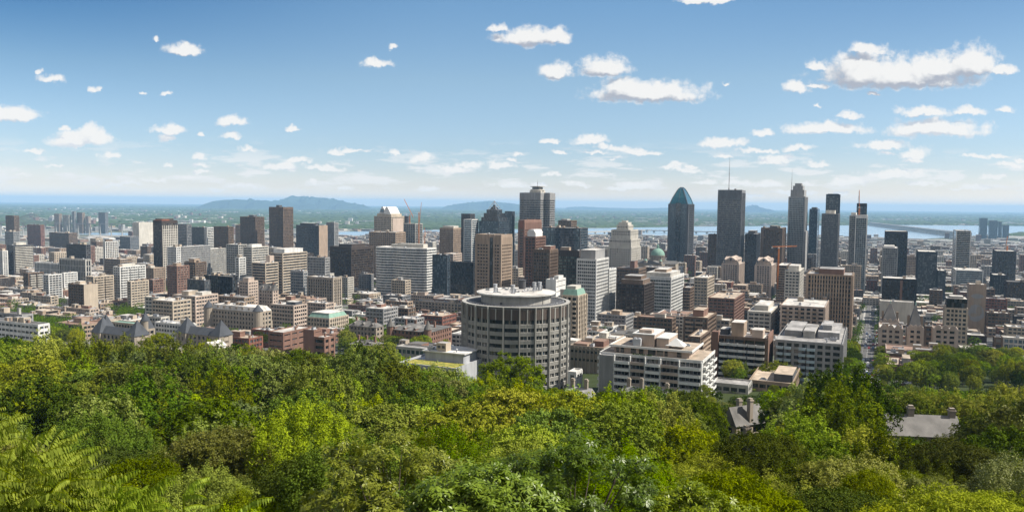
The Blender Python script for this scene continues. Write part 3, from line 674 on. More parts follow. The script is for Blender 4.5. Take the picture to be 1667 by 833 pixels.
def crane(x, yb_, yt, Y, jib0, jib1, yj, label, luff=False):
    top = at(x, yt, Y); z0 = at(x, yb_, Y).z
    root = link('tower_crane', None, None, (top.x, Y, z0), 0); tag(root, label, 'crane')
    h = top.z-z0; s = 1.1*max(1, Y/1000)
    m = MB()
    for sx in (-1, 1):
        for sy in (-1, 1): m.tube((sx*s/2, sy*s/2, 0), (sx*s/2, sy*s/2, h), .16*s)
    n = int(h/(s*1.6))
    for k in range(n):
        za, zb = k*h/n, (k+1)*h/n
        for sx in (-1, 1): m.tube((sx*s/2, -s/2, za), (sx*s/2, s/2, zb), .09*s); m.tube((-s/2, sx*s/2, za), (s/2, sx*s/2, zb), .09*s)
    part('mast', m, 'orange', root)
    a = at(jib0[0], jib0[1], Y); c = at(jib1[0], jib1[1], Y)
    A = Vector((a.x-top.x, 0, a.z-z0)); Cc = Vector((c.x-top.x, 0, c.z-z0))
    m = MB(); q = s*.45; n = 14
    for off in ((0, -q, 0), (0, q, 0), (0, 0, q*1.6)): m.tube(A+Vector(off), Cc+Vector(off), .15*s)
    for k in range(n):
        p = A.lerp(Cc, k/n); p2 = A.lerp(Cc, (k+1)/n); m.tube(p+Vector((0, -q, 0)), p2+Vector((0, 0, q*1.6)), .08*s); m.tube(p+Vector((0, 0, q*1.6)), p2+Vector((0, q, 0)), .08*s)
    part('jib', m, 'orange', root)
    m = MB(); m.box(-s*.9, s*.4, -s*.9, s*.2, h-s*1.4, h-s*.2); part('cab', m, 'white', root)
    m = MB(); m.box(A.x-s*.8, A.x+s*.8, -s*.6, s*.6, A.z-s*1.6, A.z+.2); part('counterweight', m, 'concrete', root)
B('unfinished concrete tower frame under two cranes', 657, 676, 688, 364, AB, Y=1550, W='concrete', G='glass_dark', fh=3.3, sp=.15, ps=5, pw=.5, units=0)
B('dark grey tower standing behind the unfinished frame', 656, 664, 668, 352, OB, Y=1750, W='darkgrey', G='glass_grey', fh=3.4, sp=.35, ps=3, units=0)
crane(667, 366, 348, 1560, (672, 352), (658, 325), 0, 'orange crane leaning its jib back over the unfinished tower')
crane(682, 400, 345, 1540, (683, 362), (686, 330), 0, 'orange crane with near-upright jib beside the unfinished tower')
crane(691, 400, 380, 1535, (693, 385), (691, 371), 0, 'small orange crane mast low beside the unfinished tower')
B('tan tower with blank pale top floors', 716, 738, 751, 371, OB, Y=1450, W='tan', G='glass', fh=3.5, sp=.4, ps=2.6, pw=.9, pd=.25, topb=4, ph=((.1,.9,.2,.8,4,'pale'),))
B('dark blue glass block beside the white folded office', 704, 728, 731, 415, OB, Y=1030, W='darkglasswall', G='glass_blue', fh=3.6, sp=.2, ps=3, pw=.2, units=2, roof='roof_dark')
B('square black glass block with low flat top', 731, 771, 776, 427, OB, Y=1080, W='black', G='glass_dark', fh=3.7, sp=.15, ps=2.4, pw=.2, roof='roof_grey', units=2)
B('pinkish stepped block behind the black glass block', 722, 738, 752, 413, OB, Y=1180, W='pink', fh=3.5, units=2)
B('red brick and beige mid-rise with white roof huts', 712, 737, 755, 464, AB, yb=489, W='beige', G='glass', fh=3, sp=.5, ps=3.2, ph=((.3,.7,.2,.8,4,'white'),), units=3)
r = HEROES[-1]; b = MB(); b.box(r[2]/2, r[2]/2+.4, -r[3]/2+.1, r[3]/2, 0, r[4]-zg(r[1])+1.5); part('end_wall', b, 'redbrown', r[5])
B('long stone apartment row with pilasters behind the round tower', 676, 752, 762, 494, AB, yb=524, W='stone', G='glass_dark', fh=3.2, sp=.42, ps=4, pw=1.4, pd=.5, units=9, roof='roof_tan', cap=30)
B('slim pale blue glass condominium tower', 755, 768, 779, 357, AB, Y=1350, W='white', G='glass_blue', fh=3.1, sp=.28, ps=0, units=1)
B('dark top shaft rising behind the slim pale blue tower', 751, 766, 773, 348, OB, Y=1400, W='darkgrey', G='glass_dark', fh=3.4, sp=.3, ps=2.5, units=0)
def pyramid_tower():
    r = building(OB, 'dark glass tower stepping up to an open metal pyramid', 'building', 780, 812, 829, 360, Y=1350, W='darkglasswall', G='glass_blue', fh=3.7, sp=.3, ps=2.6, pw=.25, topb=1, units=0)
    root, w, d, H = r[:4]; z = H-.6
    for k, (s, h) in enumerate([(.86, 7), (.70, 7), (.52, 6)]):
        b = MB(); b.box(-w/2*s, w/2*s, -d/2*s, d/2*s, z, z+h, 0)
        for j in range(int(h/2)): b.box(-w/2*s-.2, w/2*s+.2, -d/2*s-.2, d/2*s+.2, z+2*j+1, z+2*j+1.5, 1)
        part('upper_tier', b, ['glass_dark', 'darkglasswall'], root); z += h
    s = .42; b = MB(); b.pyr(-w/2*s*.8, w/2*s*.8, -d/2*s*.8, d/2*s*.8, z, z+8, 0, .1); part('glass_pyramid', b, 'glass_dark', root)
    b = MB(); ap = (0, 0, z+15)
    for sx in (-1, 1):
        for sy in (-1, 1): b.tube((sx*w/2*s, sy*d/2*s, z), ap, .45)
    for t in (.0, .3, .6):
        for (p, q) in (((-1,-1),(1,-1)), ((1,-1),(1,1)), ((1,1),(-1,1)), ((-1,1),(-1,-1))):
            f = lambda c: Vector((c[0]*w/2*s*(1-t), c[1]*d/2*s*(1-t), z+15*t)); b.tube(f(p), f(q), .3)
    part('pyramid_frame', b, 'metal', root)
pyramid_tower()
B('dark blue office shaft beside the stepped pyramid tower', 822, 834, 838, 344, OB, Y=1500, W='darkglasswall', G='glass_blue', fh=3.6, sp=.3, ps=2.5, units=0)
def cross_tower():
    Y = 1470; p = at(875, 314, Y); z0 = zg(Y)-2.5; H = p.z-z0
    root = link(OB, None, None, (p.x, Y, z0), GRZ); tag(root, 'huge grey cross-shaped office tower with banded top and roof drum', 'building')
    a, c = 29., 15.; z = 0
    foot = [(-c,-a),(c,-a),(c,-c),(a,-c),(a,c),(c,c),(c,a),(-c,a),(-c,c),(-a,c),(-a,-c),(-c,-c)]
    foot = [(-c,-a),(c+3,-a),(c+3,-c+4),(a,-c+4),(a,c),(c,c),(c,a),(-c,a),(-c,c),(-a,c),(-a,-c),(-c,-c)]
    ins = [(x-.5*(1 if x > 0 else -1), y-.5*(1 if y > 0 else -1)) for x, y in foot]
    mb = MB(); fh = 4.1; nf = int((H-30)/fh); top = H-13; zl = top-nf*fh
    mb.prism(foot, 0, zl)
    g_ = MB(); g_.prism(ins, 0, fh*.62, 0, False); gme = g_.mesh('window_band', 'glass')
    for k in range(nf):
        zz = zl+k*fh; mb.prism(foot, zz, zz+fh*.42); link('window_band', gme, root, (0, 0, zz+fh*.4))
    mb.prism(foot, top, H)
    for i, (x, y) in enumerate(foot):
        x2, y2 = foot[(i+1) % 12]; L = math.hypot(x2-x, y2-y); n = max(1, int(L/3))
        for k in range(n+1):
            t = k/n; px_, py_ = x+(x2-x)*t, y+(y2-y)*t; mb.box(px_-.22, px_+.22, py_-.22, py_+.22, 4, H-1)
    part('wall', mb, 'grey', root)
    b = MB(); b.prism([(x*.97, y*.97) for x, y in foot], H, H+.15); part('roof', b, 'roof_grey', root)
    b = MB(); b.box(-11, 11, -11, 11, H, H+4); b.cyl(0, 0, 13, H+4, H+6.5, 24); b.cyl(0, 0, 10, H+6.5, H+11, 24, 1); b.cyl(0, 0, 13.5, H+11, H+12, 24); part('roof_drum', b, ['pale', 'glass'], root)
    antenna(root, 0, 0, H+12, 12, .5)
    HEROES.append((p.x, Y, 58, 58, p.z, root, root['label']))
cross_tower()
B('broad tan tower with recessed dark slot and deep-set windows', 774, 816, 834, 382, OB, Y=850, W='tan', G='glass_brown', fh=3.5, sp=.5, ps=3.1, pw=.9, pd=.25, topb=11, cw=2.4, units=4, roof='roof_tan')
r = HEROES[-1]; b = MB(); b.box(r[2]*.05, r[2]*.22, -r[3]/2-.35, -r[3]/2, 2, r[4]-zg(r[1])-1.5); part('dark_slot', b, 'glass_dark', r[5])
b = MB()
for s_ in (.04, .235, .49): b.box(r[2]*s_-.9, r[2]*s_+.9, -r[3]/2-.9, -r[3]/2, 2, r[4]-zg(r[1])+2); 
part('pier', b, 'tan', r[5])
B('tall red-orange framed brick tower', 844, 854, 882, 358, OB, Y=1080, W='brick', G='glass_brown', fh=3.6, sp=.4, ps=3.6, pw=1.2, pd=.4, topb=13, cw=2, units=1)
r = HEROES[-1]; b = MB(); b.box(-r[2]/2+1.5, r[2]/2-1.5, -r[3]/2-.6, -r[3]/2-.3, r[4]-zg(r[1])-9, r[4]-zg(r[1])-.5); part('red_panel', b, 'redbrown', r[5])
r = building(OB, 'red-brown gridded block with white gabled roof lantern', 'building', 855, 872, 888, 385, Y=930, W='brick', G='glass_dark', fh=3.5, sp=.4, ps=3.4, pw=.9, pd=.4, topb=2, units=0)
root, w_, d_, H_ = r[:4]; b = MB(); b.box(-w_*.4, w_*.4, -d_*.4, d_*.3, H_-.6, H_+4); b.extr([(-w_*.42, H_+4), (w_*.42, H_+4), (w_*.22, H_+8), (-w_*.22, H_+8)], -d_*.42, d_*.32); part('roof_lantern', b, 'white_trim', root)
B('brown framed office block with square dark windows', 868, 895, 908, 406, OB, Y=840, W='brown', G='glass', fh=3.5, sp=.35, ps=2.8, pw=.7, pd=.4, topb=4, ph=((.5,.95,.2,.8,4,'brick'),), units=2)
B('olive dark glass office block with brown roof band', 908, 943, 948, 408, OB, Y=900, W='darkbrown', G='glass_green', fh=3.5, sp=.3, ps=2.4, pw=.35, topb=7, ph=((.1,.5,.2,.8,4,'tan'),), units=3)
B('long blue glass office with flat roof beyond the olive block', 883, 945, 957, 371, OB, Y=1150, W='darkgrey', G='glass_blue', fh=3.8, sp=.22, ps=6, pw=.2, topb=1.5, units=4, cap=50)
B('grey rooftop block seen over the long blue glass office', 909, 930, 939, 359, OB, Y=1350, W='brown', G='glass', fh=3.8, ph=((.1,.6,.2,.8,3,'grey'),), units=2)
B('white concrete shaft building behind the round tower', 889, 905, 921, 455, OB, Y=620, W='white', fh=4, sp=.85, ps=0, blank='F', units=2, ph=((.5,.95,.3,.8,3,'white'),))
B('white and blue slab beside the round tower roof', 909, 929, 937, 482, AB, Y=540, W='white', G='glass', fh=3.1, sp=.45, ps=4, units=2, ph=((.1,.9,.1,.9,5,'pale'),))
r = building(AB, 'cream apartment tower crowned with mint green copper penthouse', 'building', 914, 941, 955, 481, Y=500, W='beige', G='glass_dark', fh=3, sp=.4, ps=3.2, pw=1, pd=.5, topb=1.5, units=0, balc=(1.1, [(.1,.3),(.4,.6),(.7,.9)], 'beige', 'F'))
root, w_, d_, H_ = r[:4]; b = MB(); b.pyr(-w_/2+.4, w_/2-.4, -d_/2+.4, d_/2-.4, H_-.3, H_+3.4, 0, .8); b.box(-w_*.3, w_*.25, -d_*.3, d_*.3, H_+3.4, H_+5.5, 1); b.box(-w_*.42, -w_*.32, -d_*.2, d_*.2, H_+2, H_+5, 0); part('copper_roof', b, ['copper', 'pale'], root)
B('tall white gridded tower with grey glass crown', 939, 971, 991, 422, OB, yb=541, W='white', G='glass_grey', fh=3.3, sp=.38, ps=1.9, pw=.3, pd=.15, topb=2, ph=((.08,.85,.15,.9,9,'grey'),), units=2)
r = HEROES[-1]
B('lower white wing joined to the tall white gridded tower', 985, 992, 1003, 438, OB, Y=790, W='white', G='glass_green', fh=3.3, sp=.45, ps=2, units=2)
def tiered():
    r = building(OB, 'massive grey-white stepped stone building of wedding-cake shape', 'building', 990, 1028, 1050, 402, Y=1400, W='pale', G='glass', fh=4.2, sp=.5, ps=4, pw=1.8, pd=.4, topb=4, units=0, cw=3)
    root, w, d, H = r[:4]; z = H-.6
    for s, h in ((.94, 14), (.82, 17), (.5, 9)):
        b = MB(); zs, wh = facade(b, w*s, d*s, h, 4.2, .5, 4, 1.8, .3, 3, 2)
        b.v = [(x, y, q+z) for x, y, q in b.v]; 
        part('upper_tier', b, ['pale'], root)
        for q in zs:
            g_ = MB(); g_.box(-w*s/2+.4, w*s/2-.4, -d*s/2+.4, d*s/2-.4, z+q, z+q+wh); part('window_band', g_, 'glass', root)
        z += h-.6
    b = MB(); b.box(-w*.2, w*.2, -d*.2, d*.2, z, z+5); b.box(-w*.1, w*.1, -d*.1, d*.1, z+5, z+8); part('penthouse', b, 'pale', root)
    for k in (-.12, .1):
        antenna(root, w*k, 0, z+5, 9, .3)
tiered()
def cathedral():
    Y = 1380; p = at(1071, 402, Y); z0 = zg(Y)-2; top = p.z-z0
    root = link('cathedral', None, None, (p.x, Y, z0), GRZ); tag(root, 'stone cathedral with great green copper dome and lantern', 'church')
    b = MB(); b.box(-16, 16, -34, 34, 0, top-28); b.box(-34, 34, -11, 11, 0, top-28); part('wall', b, 'stone', root)
    b = MB(); b.hip(-16.5, 16.5, -34, 34, top-28, top-22, 0, True); b.hip(-34, 34, -11.5, 11.5, top-28, top-23, 0, True); part('roof', b, 'roof_dark', root)
    b = MB(); b.cyl(0, 0, 11.5, top-29, top-15, 24)
    for i in range(16): a = 2*math.pi*i/16; b.box(12*math.cos(a)-.5, 12*math.cos(a)+.5, 12*math.sin(a)-.5, 12*math.sin(a)+.5, top-27, top-15)
    b.cyl(0, 0, 12.8, top-15, top-14, 24); part('dome_drum', b, 'stone', root)
    b = MB(); n = 8
    for i in range(n):
        a0, a1 = i/n*math.pi/2, (i+1)/n*math.pi/2
        b.cyl(0, 0, 12*math.cos(a0), top-14+12*math.sin(a0), top-14+12*math.sin(a1), 24, 0, max(.3, 12*math.cos(a1)))
    part('dome', b, 'copper', root)
    b = MB(); b.cyl(0, 0, 2.2, top-2.3, top+2.5, 10); b.cyl(0, 0, 2.4, top+2.5, top+5, 10, 0, .2); b.cyl(0, 0, .25, top+5, top+9, 6); part('lantern', b, 'copper', root)
    for sx in (-13, 13):
        b = MB(); b.cyl(sx, -30, 3, top-30, top-22, 12); b.cyl(sx, -30, 3, top-22, top-19, 12, 1, .4); part('small_dome', b, ['stone', 'copper'], root)
    HEROES.append((p.x, Y, 60, 60, p.z, root, root['label']))
cathedral()
def arrow_tower():
    r = building(OB, 'tallest slate blue tower with pointed teal glass gable', 'building', 1088, 1121, 1132, 332, Y=1700, W='darkgrey', G='glass_blue', fh=3.9, sp=.35, ps=2.4, pw=.5, pd=.2, topb=2, cw=5, units=0)
    root, w, d, H = r[:4]; h = at(1110, 304, 1700).z-at(1110, 332, 1700).z; hw = w/2-2.5
    prof = [(-hw, 0), (hw, 0), (hw*.93, h*.18), (hw*.72, h*.48), (hw*.42, h*.78), (hw*.14, h), (-hw*.14, h), (-hw*.42, h*.78), (-hw*.72, h*.48), (-hw*.93, h*.18)]
    b = MB(); L_ = [(1, 0), (.94, .10), (.74, .38), (.42, .74), (.26, .90), (.08, 1)]; dq = d/2-1.5
    for (f0, z0_), (f1, z1_) in zip(L_, L_[1:]):
        q = lambda f: [(-hw*f, -dq*f**.7), (hw*f, -dq*f**.7), (hw*f, dq*f**.7), (-hw*f, dq*f**.7)]
        b.prism(q(f0), H-.6+z0_*h, H-.6+z1_*h, 0, True, q(f1))
    part('gable_glass', b, 'glass_teal', root)
    b = MB()
    for sx in (-1, 1):
        for sy in (-1, 1):
            pt = [Vector((sx*hw*f, sy*dq*f**.7, H-.6+z*h)) for f, z in L_]
            for p_, q_ in zip(pt, pt[1:]): b.tube(p_, q_, .9)
    pt = [Vector((0, -dq*f**.7-.2, H-.6+z*h)) for f, z in L_]
    for p_, q_ in zip(pt, pt[1:]): b.tube(p_, q_, .4)
    part('gable_frame', b, 'darkgrey', root)
    b = MB(); b.box(-w*.12, w*.12, -d/2-1.2, -d/2, 8, H+2); part('central_bay', b, 'glass_dark', root)
    b = MB(); b.pyr(-w*.12, w*.12, -d/2-1.3, -d/2+.6, H+2, H+6, 0, 0); part('bay_tip', b, 'glass_teal', root)
    b = MB(); b.box(-w*.62, w*.66, -d*.6, d*.6, 0, 22); b.box(-w*.55, -w*.4, -d*.75, -d*.5, 0, 30); part('podium', b, 'darkgrey', root)
arrow_tower()
r = B('square grey-black tower with louvred crown and tall mast', 1169, 1208, 1214, 309, OB, Y=1450, W='midgrey', G='glass', fh=3.9, sp=.35, ps=1.7, pw=.3, pd=.2, topb=18, cw=1.5, units=1)
antenna(r[0], -r[1]*.13, 0, r[3]-1, at(1186,253,1450).z-at(1186,309,1450).z, .7)
b = MB()
for k in range(int(r[1]/1.7)): b.box(-r[1]/2+1+k*1.7, -r[1]/2+1.3+k*1.7, -r[2]/2-.3, -r[2]/2, r[3]-17, r[3]-1)
part('crown_louvre', b, 'darkgrey', r[0])
B('short brown block leaning on the square mast tower', 1153, 1168, 1170, 381, OB, Y=1500, W='brown', G='glass_brown', fh=3.6, sp=.4, ps=2.5, units=1)
B('narrow navy glass tower behind the pale gabled towers', 1213, 1232, 1238, 381, OB, Y=1300, W='darkglasswall', G='glass_dark', fh=3.6, sp=.3, ps=2.5, units=2, ph=((.2,.8,.2,.8,6,'darkgrey'),))
r = building(AB, 'brown-black balcony tower with open roof terrace frame', 'building', 1004, 1049, 1065, 463, yb=541, W='darkbrown', G='glass', fh=3, sp=.35, ps=4, pw=.8, pd=.3, topb=1.2, units=3, ph=((.12,.9,.12,.85,4.5,'brown'), (.2,.8,.2,.75,8,'brown')), balc=(1.3, [(.05,.28),(.36,.6),(.68,.95)], 'darkbrown', 'F'), roof='roof_grey')
B('older dark stone hotel block behind the brown-black balcony tower', 1004, 1040, 1052, 437, OB, Y=1000, W='brown', G='glass_dark', fh=3.6, sp=.5, ps=3, topb=3, ph=((.5,.7,.3,.7,9,'brick'),), units=3, roof='roof_dark')
B('flat brick-edged roof block in front of the cathedral', 1046, 1092, 1100, 436, LB, Y=1050, W='brown', fh=3.6, units=4, roof='roof_grey')
B('seafoam and white banded tower with penthouse', 1044, 1093, 1116, 451, OB, yb=533, W='white', G='glass_green', fh=3.4, sp=.42, ps=1.8, pw=.2, pd=.1, topb=3.5, ph=((.1,.9,.15,.9,4,'concrete'), (.3,.7,.3,.7,7,'tan')), units=3)
B('tan and dark annex tower beside the seafoam banded tower', 1112, 1124, 1130, 468, AB, Y=800, W='brown', fh=3, ps=3, balc=(1.2, [(.1,.9)], 'tan', 'F'))
B('dark brown ribbed block with bright white mechanical storey', 1117, 1146, 1161, 462, OB, yb=498, W='darkbrown', G='glass_dark', fh=3.5, sp=.3, ps=2, pw=.5, pd=.3, topb=2, ph=((.1,.7,.2,.9,6,'white'),), units=1)
B('sunny beige block peeking behind the white mechanical storey', 1130, 1152, 1163, 452, OB, Y=900, W='beige', fh=3.5, ps=3)
def gable_tower(label, x0, xc, x1, yt, yb_):
    r = building(AB, label, 'building', x0, xc, x1, yt, yb=yb_, W='pink', G='glass', fh=3.2, sp=.42, ps=3.4, pw=1.3, pd=.5, topb=2, cw=3, units=0, group='twin pale gabled towers')
    root, w, d, H = r[:4]
    b = MB(); b.box(-w*.36, w*.36, -d*.36, d*.36, H-.6, H+6)
    b.extr([(-w*.30, H+6), (w*.30, H+6), (w*.12, H+9.5), (0, H+11), (-w*.12, H+9.5)], -d*.45, d*.45, 0)
    b.extrx([(-d*.26, H+6), (d*.26, H+6), (0, H+10)], -w*.44, w*.44, 0)
    part('gabled_crown', b, 'pink', root)
    for sx in (-1, 1):
        b = MB(); b.pyr(sx*w*.42-2, sx*w*.42+2, -d/2+.5, -d/2+4.5, H-.6, H+4, 0, .3); part('corner_turret', b, 'stone', root)
    b = MB(); b.cyl(0, 0, 1.6, -.2, .2, 12); me = b.mesh('round_window', 'glass')
    o = link('round_window', me, root, (0, -d*.455, H+7.2)); o.rotation_euler.x = math.pi/2
gable_tower('pale gabled tower with stepped corners standing before the square mast tower', 1175, 1203, 1214, 430, 480)
gable_tower('pale gabled tower with stepped corners beside the orange crane', 1229, 1256, 1266, 432, 486)
B('plain brown-tan office tower behind the orange crane', 1239, 1274, 1284, 371, OB, Y=1380, W='brown', G='glass_brown', fh=3.6, sp=.4, ps=2.6, pw=1, pd=.3, topb=5, ph=((.35,.7,.3,.7,4,'darkgrey'),), cw=5)
def spire_office():
    r = building(OB, 'tall pale blue-grey office tower with stepped crown and thin mast', 'building', 1284, 1311, 1318, 320, Y=1420, W='grey', G='glass_blue', fh=3.9, sp=.35, ps=2.6, pw=.9, pd=.3, topb=3, cw=2, units=0)
    root, w, d, H = r[:4]
    for s, a, h in ((.82, 0, 12), (.6, 11.5, 8), (.4, 19, 5)):
        b = MB(); b.box(-w*s/2, w*s/2, -d*s/2, d*s/2, H+a-.6, H+a+h)
        for k in range(int(w*s/3)): b.box(-w*s/2+k*3, -w*s/2+k*3+1, -d*s/2-.4, -d*s/2, H+a, H+a+h)
        part('upper_tier', b, 'grey', root)
    antenna(root, -w*.4, -d*.2, H-2, at(1288,272,1420).z-at(1288,320,1420).z, .5)
    b = MB(); b.box(w/2, w/2+3, -d/2, d/2, 0, H*.62); b.box(w/2+3, w/2+6, -d/2+4, d/2, 0, H*.12); part('side_wing', b, 'grey', root)
spire_office()
B('slim rounded dark blue glass tower with flat top', 1318, 1331, 1338, 340, AB, Y=1650, W='darkglasswall', G='glass_blue', fh=3.3, sp=.25, ps=0, ph=((.2,.8,.2,.8,4,'darkgrey'),), units=0)
B('taller glass tower of two, rising behind the gravel-coloured one', 1345, 1366, 1372, 316, AB, Y=1450, W='darkglasswall', G='glass_grey', fh=3.3, sp=.3, ps=2.6, pw=.2, topb=4, ph=((.1,.9,.2,.8,1.5,'darkgrey'),), units=0)
r = B('speckled grey residential tower in front of the taller glass one', 1338, 1365, 1369, 348, AB, Y=1300, W='midgrey', G='glass_grey', fh=3.1, sp=.3, ps=2.2, pw=.5, pd=.3, topb=2, ph=((.2,.75,.2,.8,6,'pale'),), units=0)
B('black-topped glass tower behind the speckled double tower', 1395, 1411, 1416, 331, AB, Y=1350, W='black', G='glass_blue', fh=3.2, sp=.3, ps=3, pw=.3, topb=6, units=0)
antenna(HEROES[-1][5], -6, 0, HEROES[-1][4]-zg(1350)+2, 22, .35)
B('grey glass wing with white crown of the unfinished double tower', 1383, 1394, 1397, 351, AB, Y=1180, W='grey', G='glass_grey', fh=3.1, sp=.3, ps=2.2, pw=.3, ph=((.2,.95,.1,.9,5,'white'),), units=0)
B('blue glass wing of the unfinished double tower', 1393, 1412, 1414, 350, AB, Y=1170, W='white', G='glass_blue', fh=3.1, sp=.12, ps=2.6, pw=.2, topb=5, units=0)
crane(1399, 350, 336, 1175, (1399, 337), (1399, 310), 0, 'thin orange crane mast on top of the unfinished double tower')
r = B('wide brown pinstripe tower with pale ribs', 1314, 1388, 1395, 448, OB, yb=564, W='tan', G='glass_dark', fh=3.4, sp=.3, ps=2.1, pw=.95, pd=.7, sr=.45, topb=1.5, cw=1.2, units=2, ph=((.25,.8,.2,.9,4.5,'brick'),), roof='roof_grey', cap=35)
B('dark grey brown block with pale arched side windows', 1278, 1302, 1335, 441, OB, Y=900, W='pale', G='glass', fh=3.6, sp=.5, ps=3.5, pw=1, ph=((.2,.9,.1,.6,6,'pale'),), units=4)
B('dark balcony block behind the orange crane mast', 1265, 1281, 1288, 432, AB, Y=1000, W='brown', G='glass', fh=3, ps=3.5, balc=(1.2, [(.1,.9)], 'tan', 'F'))
crane(1268, 470, 402, 930, (1257, 402), (1297, 401), 0, 'orange hammerhead crane with level jib beside the pale gabled tower')
# ---- apartments in front
B('long brown balcony apartment slab with brick end walls', 1160, 1249, 1257, 551, AB, yb=624, W='brown', G='glass_dark', fh=2.95, sp=.3, ps=4.5, pw=.4, pd=.6, topb=1.6, cw=1, units=8, roof='roof_pale', ph=((.32,.55,.2,.7,7,'tan'), (.1,.25,.3,.7,3,'darkgrey'), (.7,.9,.2,.6,4,'pink')),
  balc=(1.5, [(.14,.30),(.31,.47),(.48,.64),(.66,.80),(.81,.96)], 'white', 'F'))
r = HEROES[-1]; b = MB(); b.box(-r[2]/2-.1, -r[2]/2+r[2]*.12, -r[3]/2-1.9, -r[3]/2+2, 0, r[4]-zg(r[1])+2.7); b.box(r[2]/2+.02, r[2]/2+.5, -r[3]/2, r[3]/2, 0, r[4]-zg(r[1])+2.4); part('end_wall', b, 'brick', r[5])
B('grey apartment slab with pale blue balcony panels and terraces on top', 1262, 1372, 1382, 560, AB, yb=628, W='grey', G='glass_dark', fh=2.95, sp=.42, ps=3.4, pw=1.2, pd=.3, topb=1.4, cw=1.2, units=10, roof='roof_grey', ph=((.08,.35,.3,.9,3,'grey'), (.38,.56,.25,.7,3.6,'concrete'), (.6,.93,.28,.9,3.4,'grey'), (.66,.80,.4,.7,6,'grey')),
  balc=(1.4, [(.02,.12),(.14,.24),(.36,.46),(.48,.60)], 'paleblue', 'F'))
B('beige brick apartment court with vertical balcony bays', 1271, 1343, 1353, 500, AB, Y=580, W='pink', G='glass_dark', fh=3, sp=.45, ps=4, pw=1.6, pd=.3, units=6, balc=(1.2, [(.1,.2),(.4,.52),(.72,.84)], 'tan', 'F'))
B('pale stepped block with white roof structures and dark balconies', 1217, 1255, 1271, 508, AB, Y=600, W='pale', G='glass_dark', fh=3, sp=.45, ps=3.6, units=6, ph=((.2,.8,.2,.8,4,'pale'),), balc=(1.2, [(.5,.95)], 'brown', 'R'))
B('brown brick terrace block with courtyard roof', 1153, 1196, 1212, 486, AB, Y=720, W='brick', fh=3, ps=3.5, units=6, roof='roof_tan')
B('brick and cream balconied block beyond the white tent', 1120, 1140, 1156, 548, AB, Y=520, W='brown', fh=3, ps=3.5, roof='roof_tan', balc=(1.3, [(.1,.9)], 'tan', 'R'), units=4)
B('brown brick apartment house with tall roof hut', 1113, 1152, 1166, 517, AB, Y=560, W='brown', fh=3, ps=4, roof='roof_tan', ph=((.3,.75,.2,.7,5,'brick'),), balc=(1.3, [(.1,.4),(.5,.8)], 'tan', 'F'))
B('low-lying flat garage roof with railings at the edge of the wood', 1219, 1290, 1318, 624, LB, Y=345, W='tan', G='glass_dark', fh=3.2, roof='roof_tan', units=5, ph=((.55,.98,.1,.55,3.5,'darkgrey'),), cap=45)
B('single-storey pale roofed hall below the brown balcony slab', 1160, 1218, 1224, 627, LB, Y=338, W='concrete', fh=3.2, roof='roof_grey', units=0, cap=14)
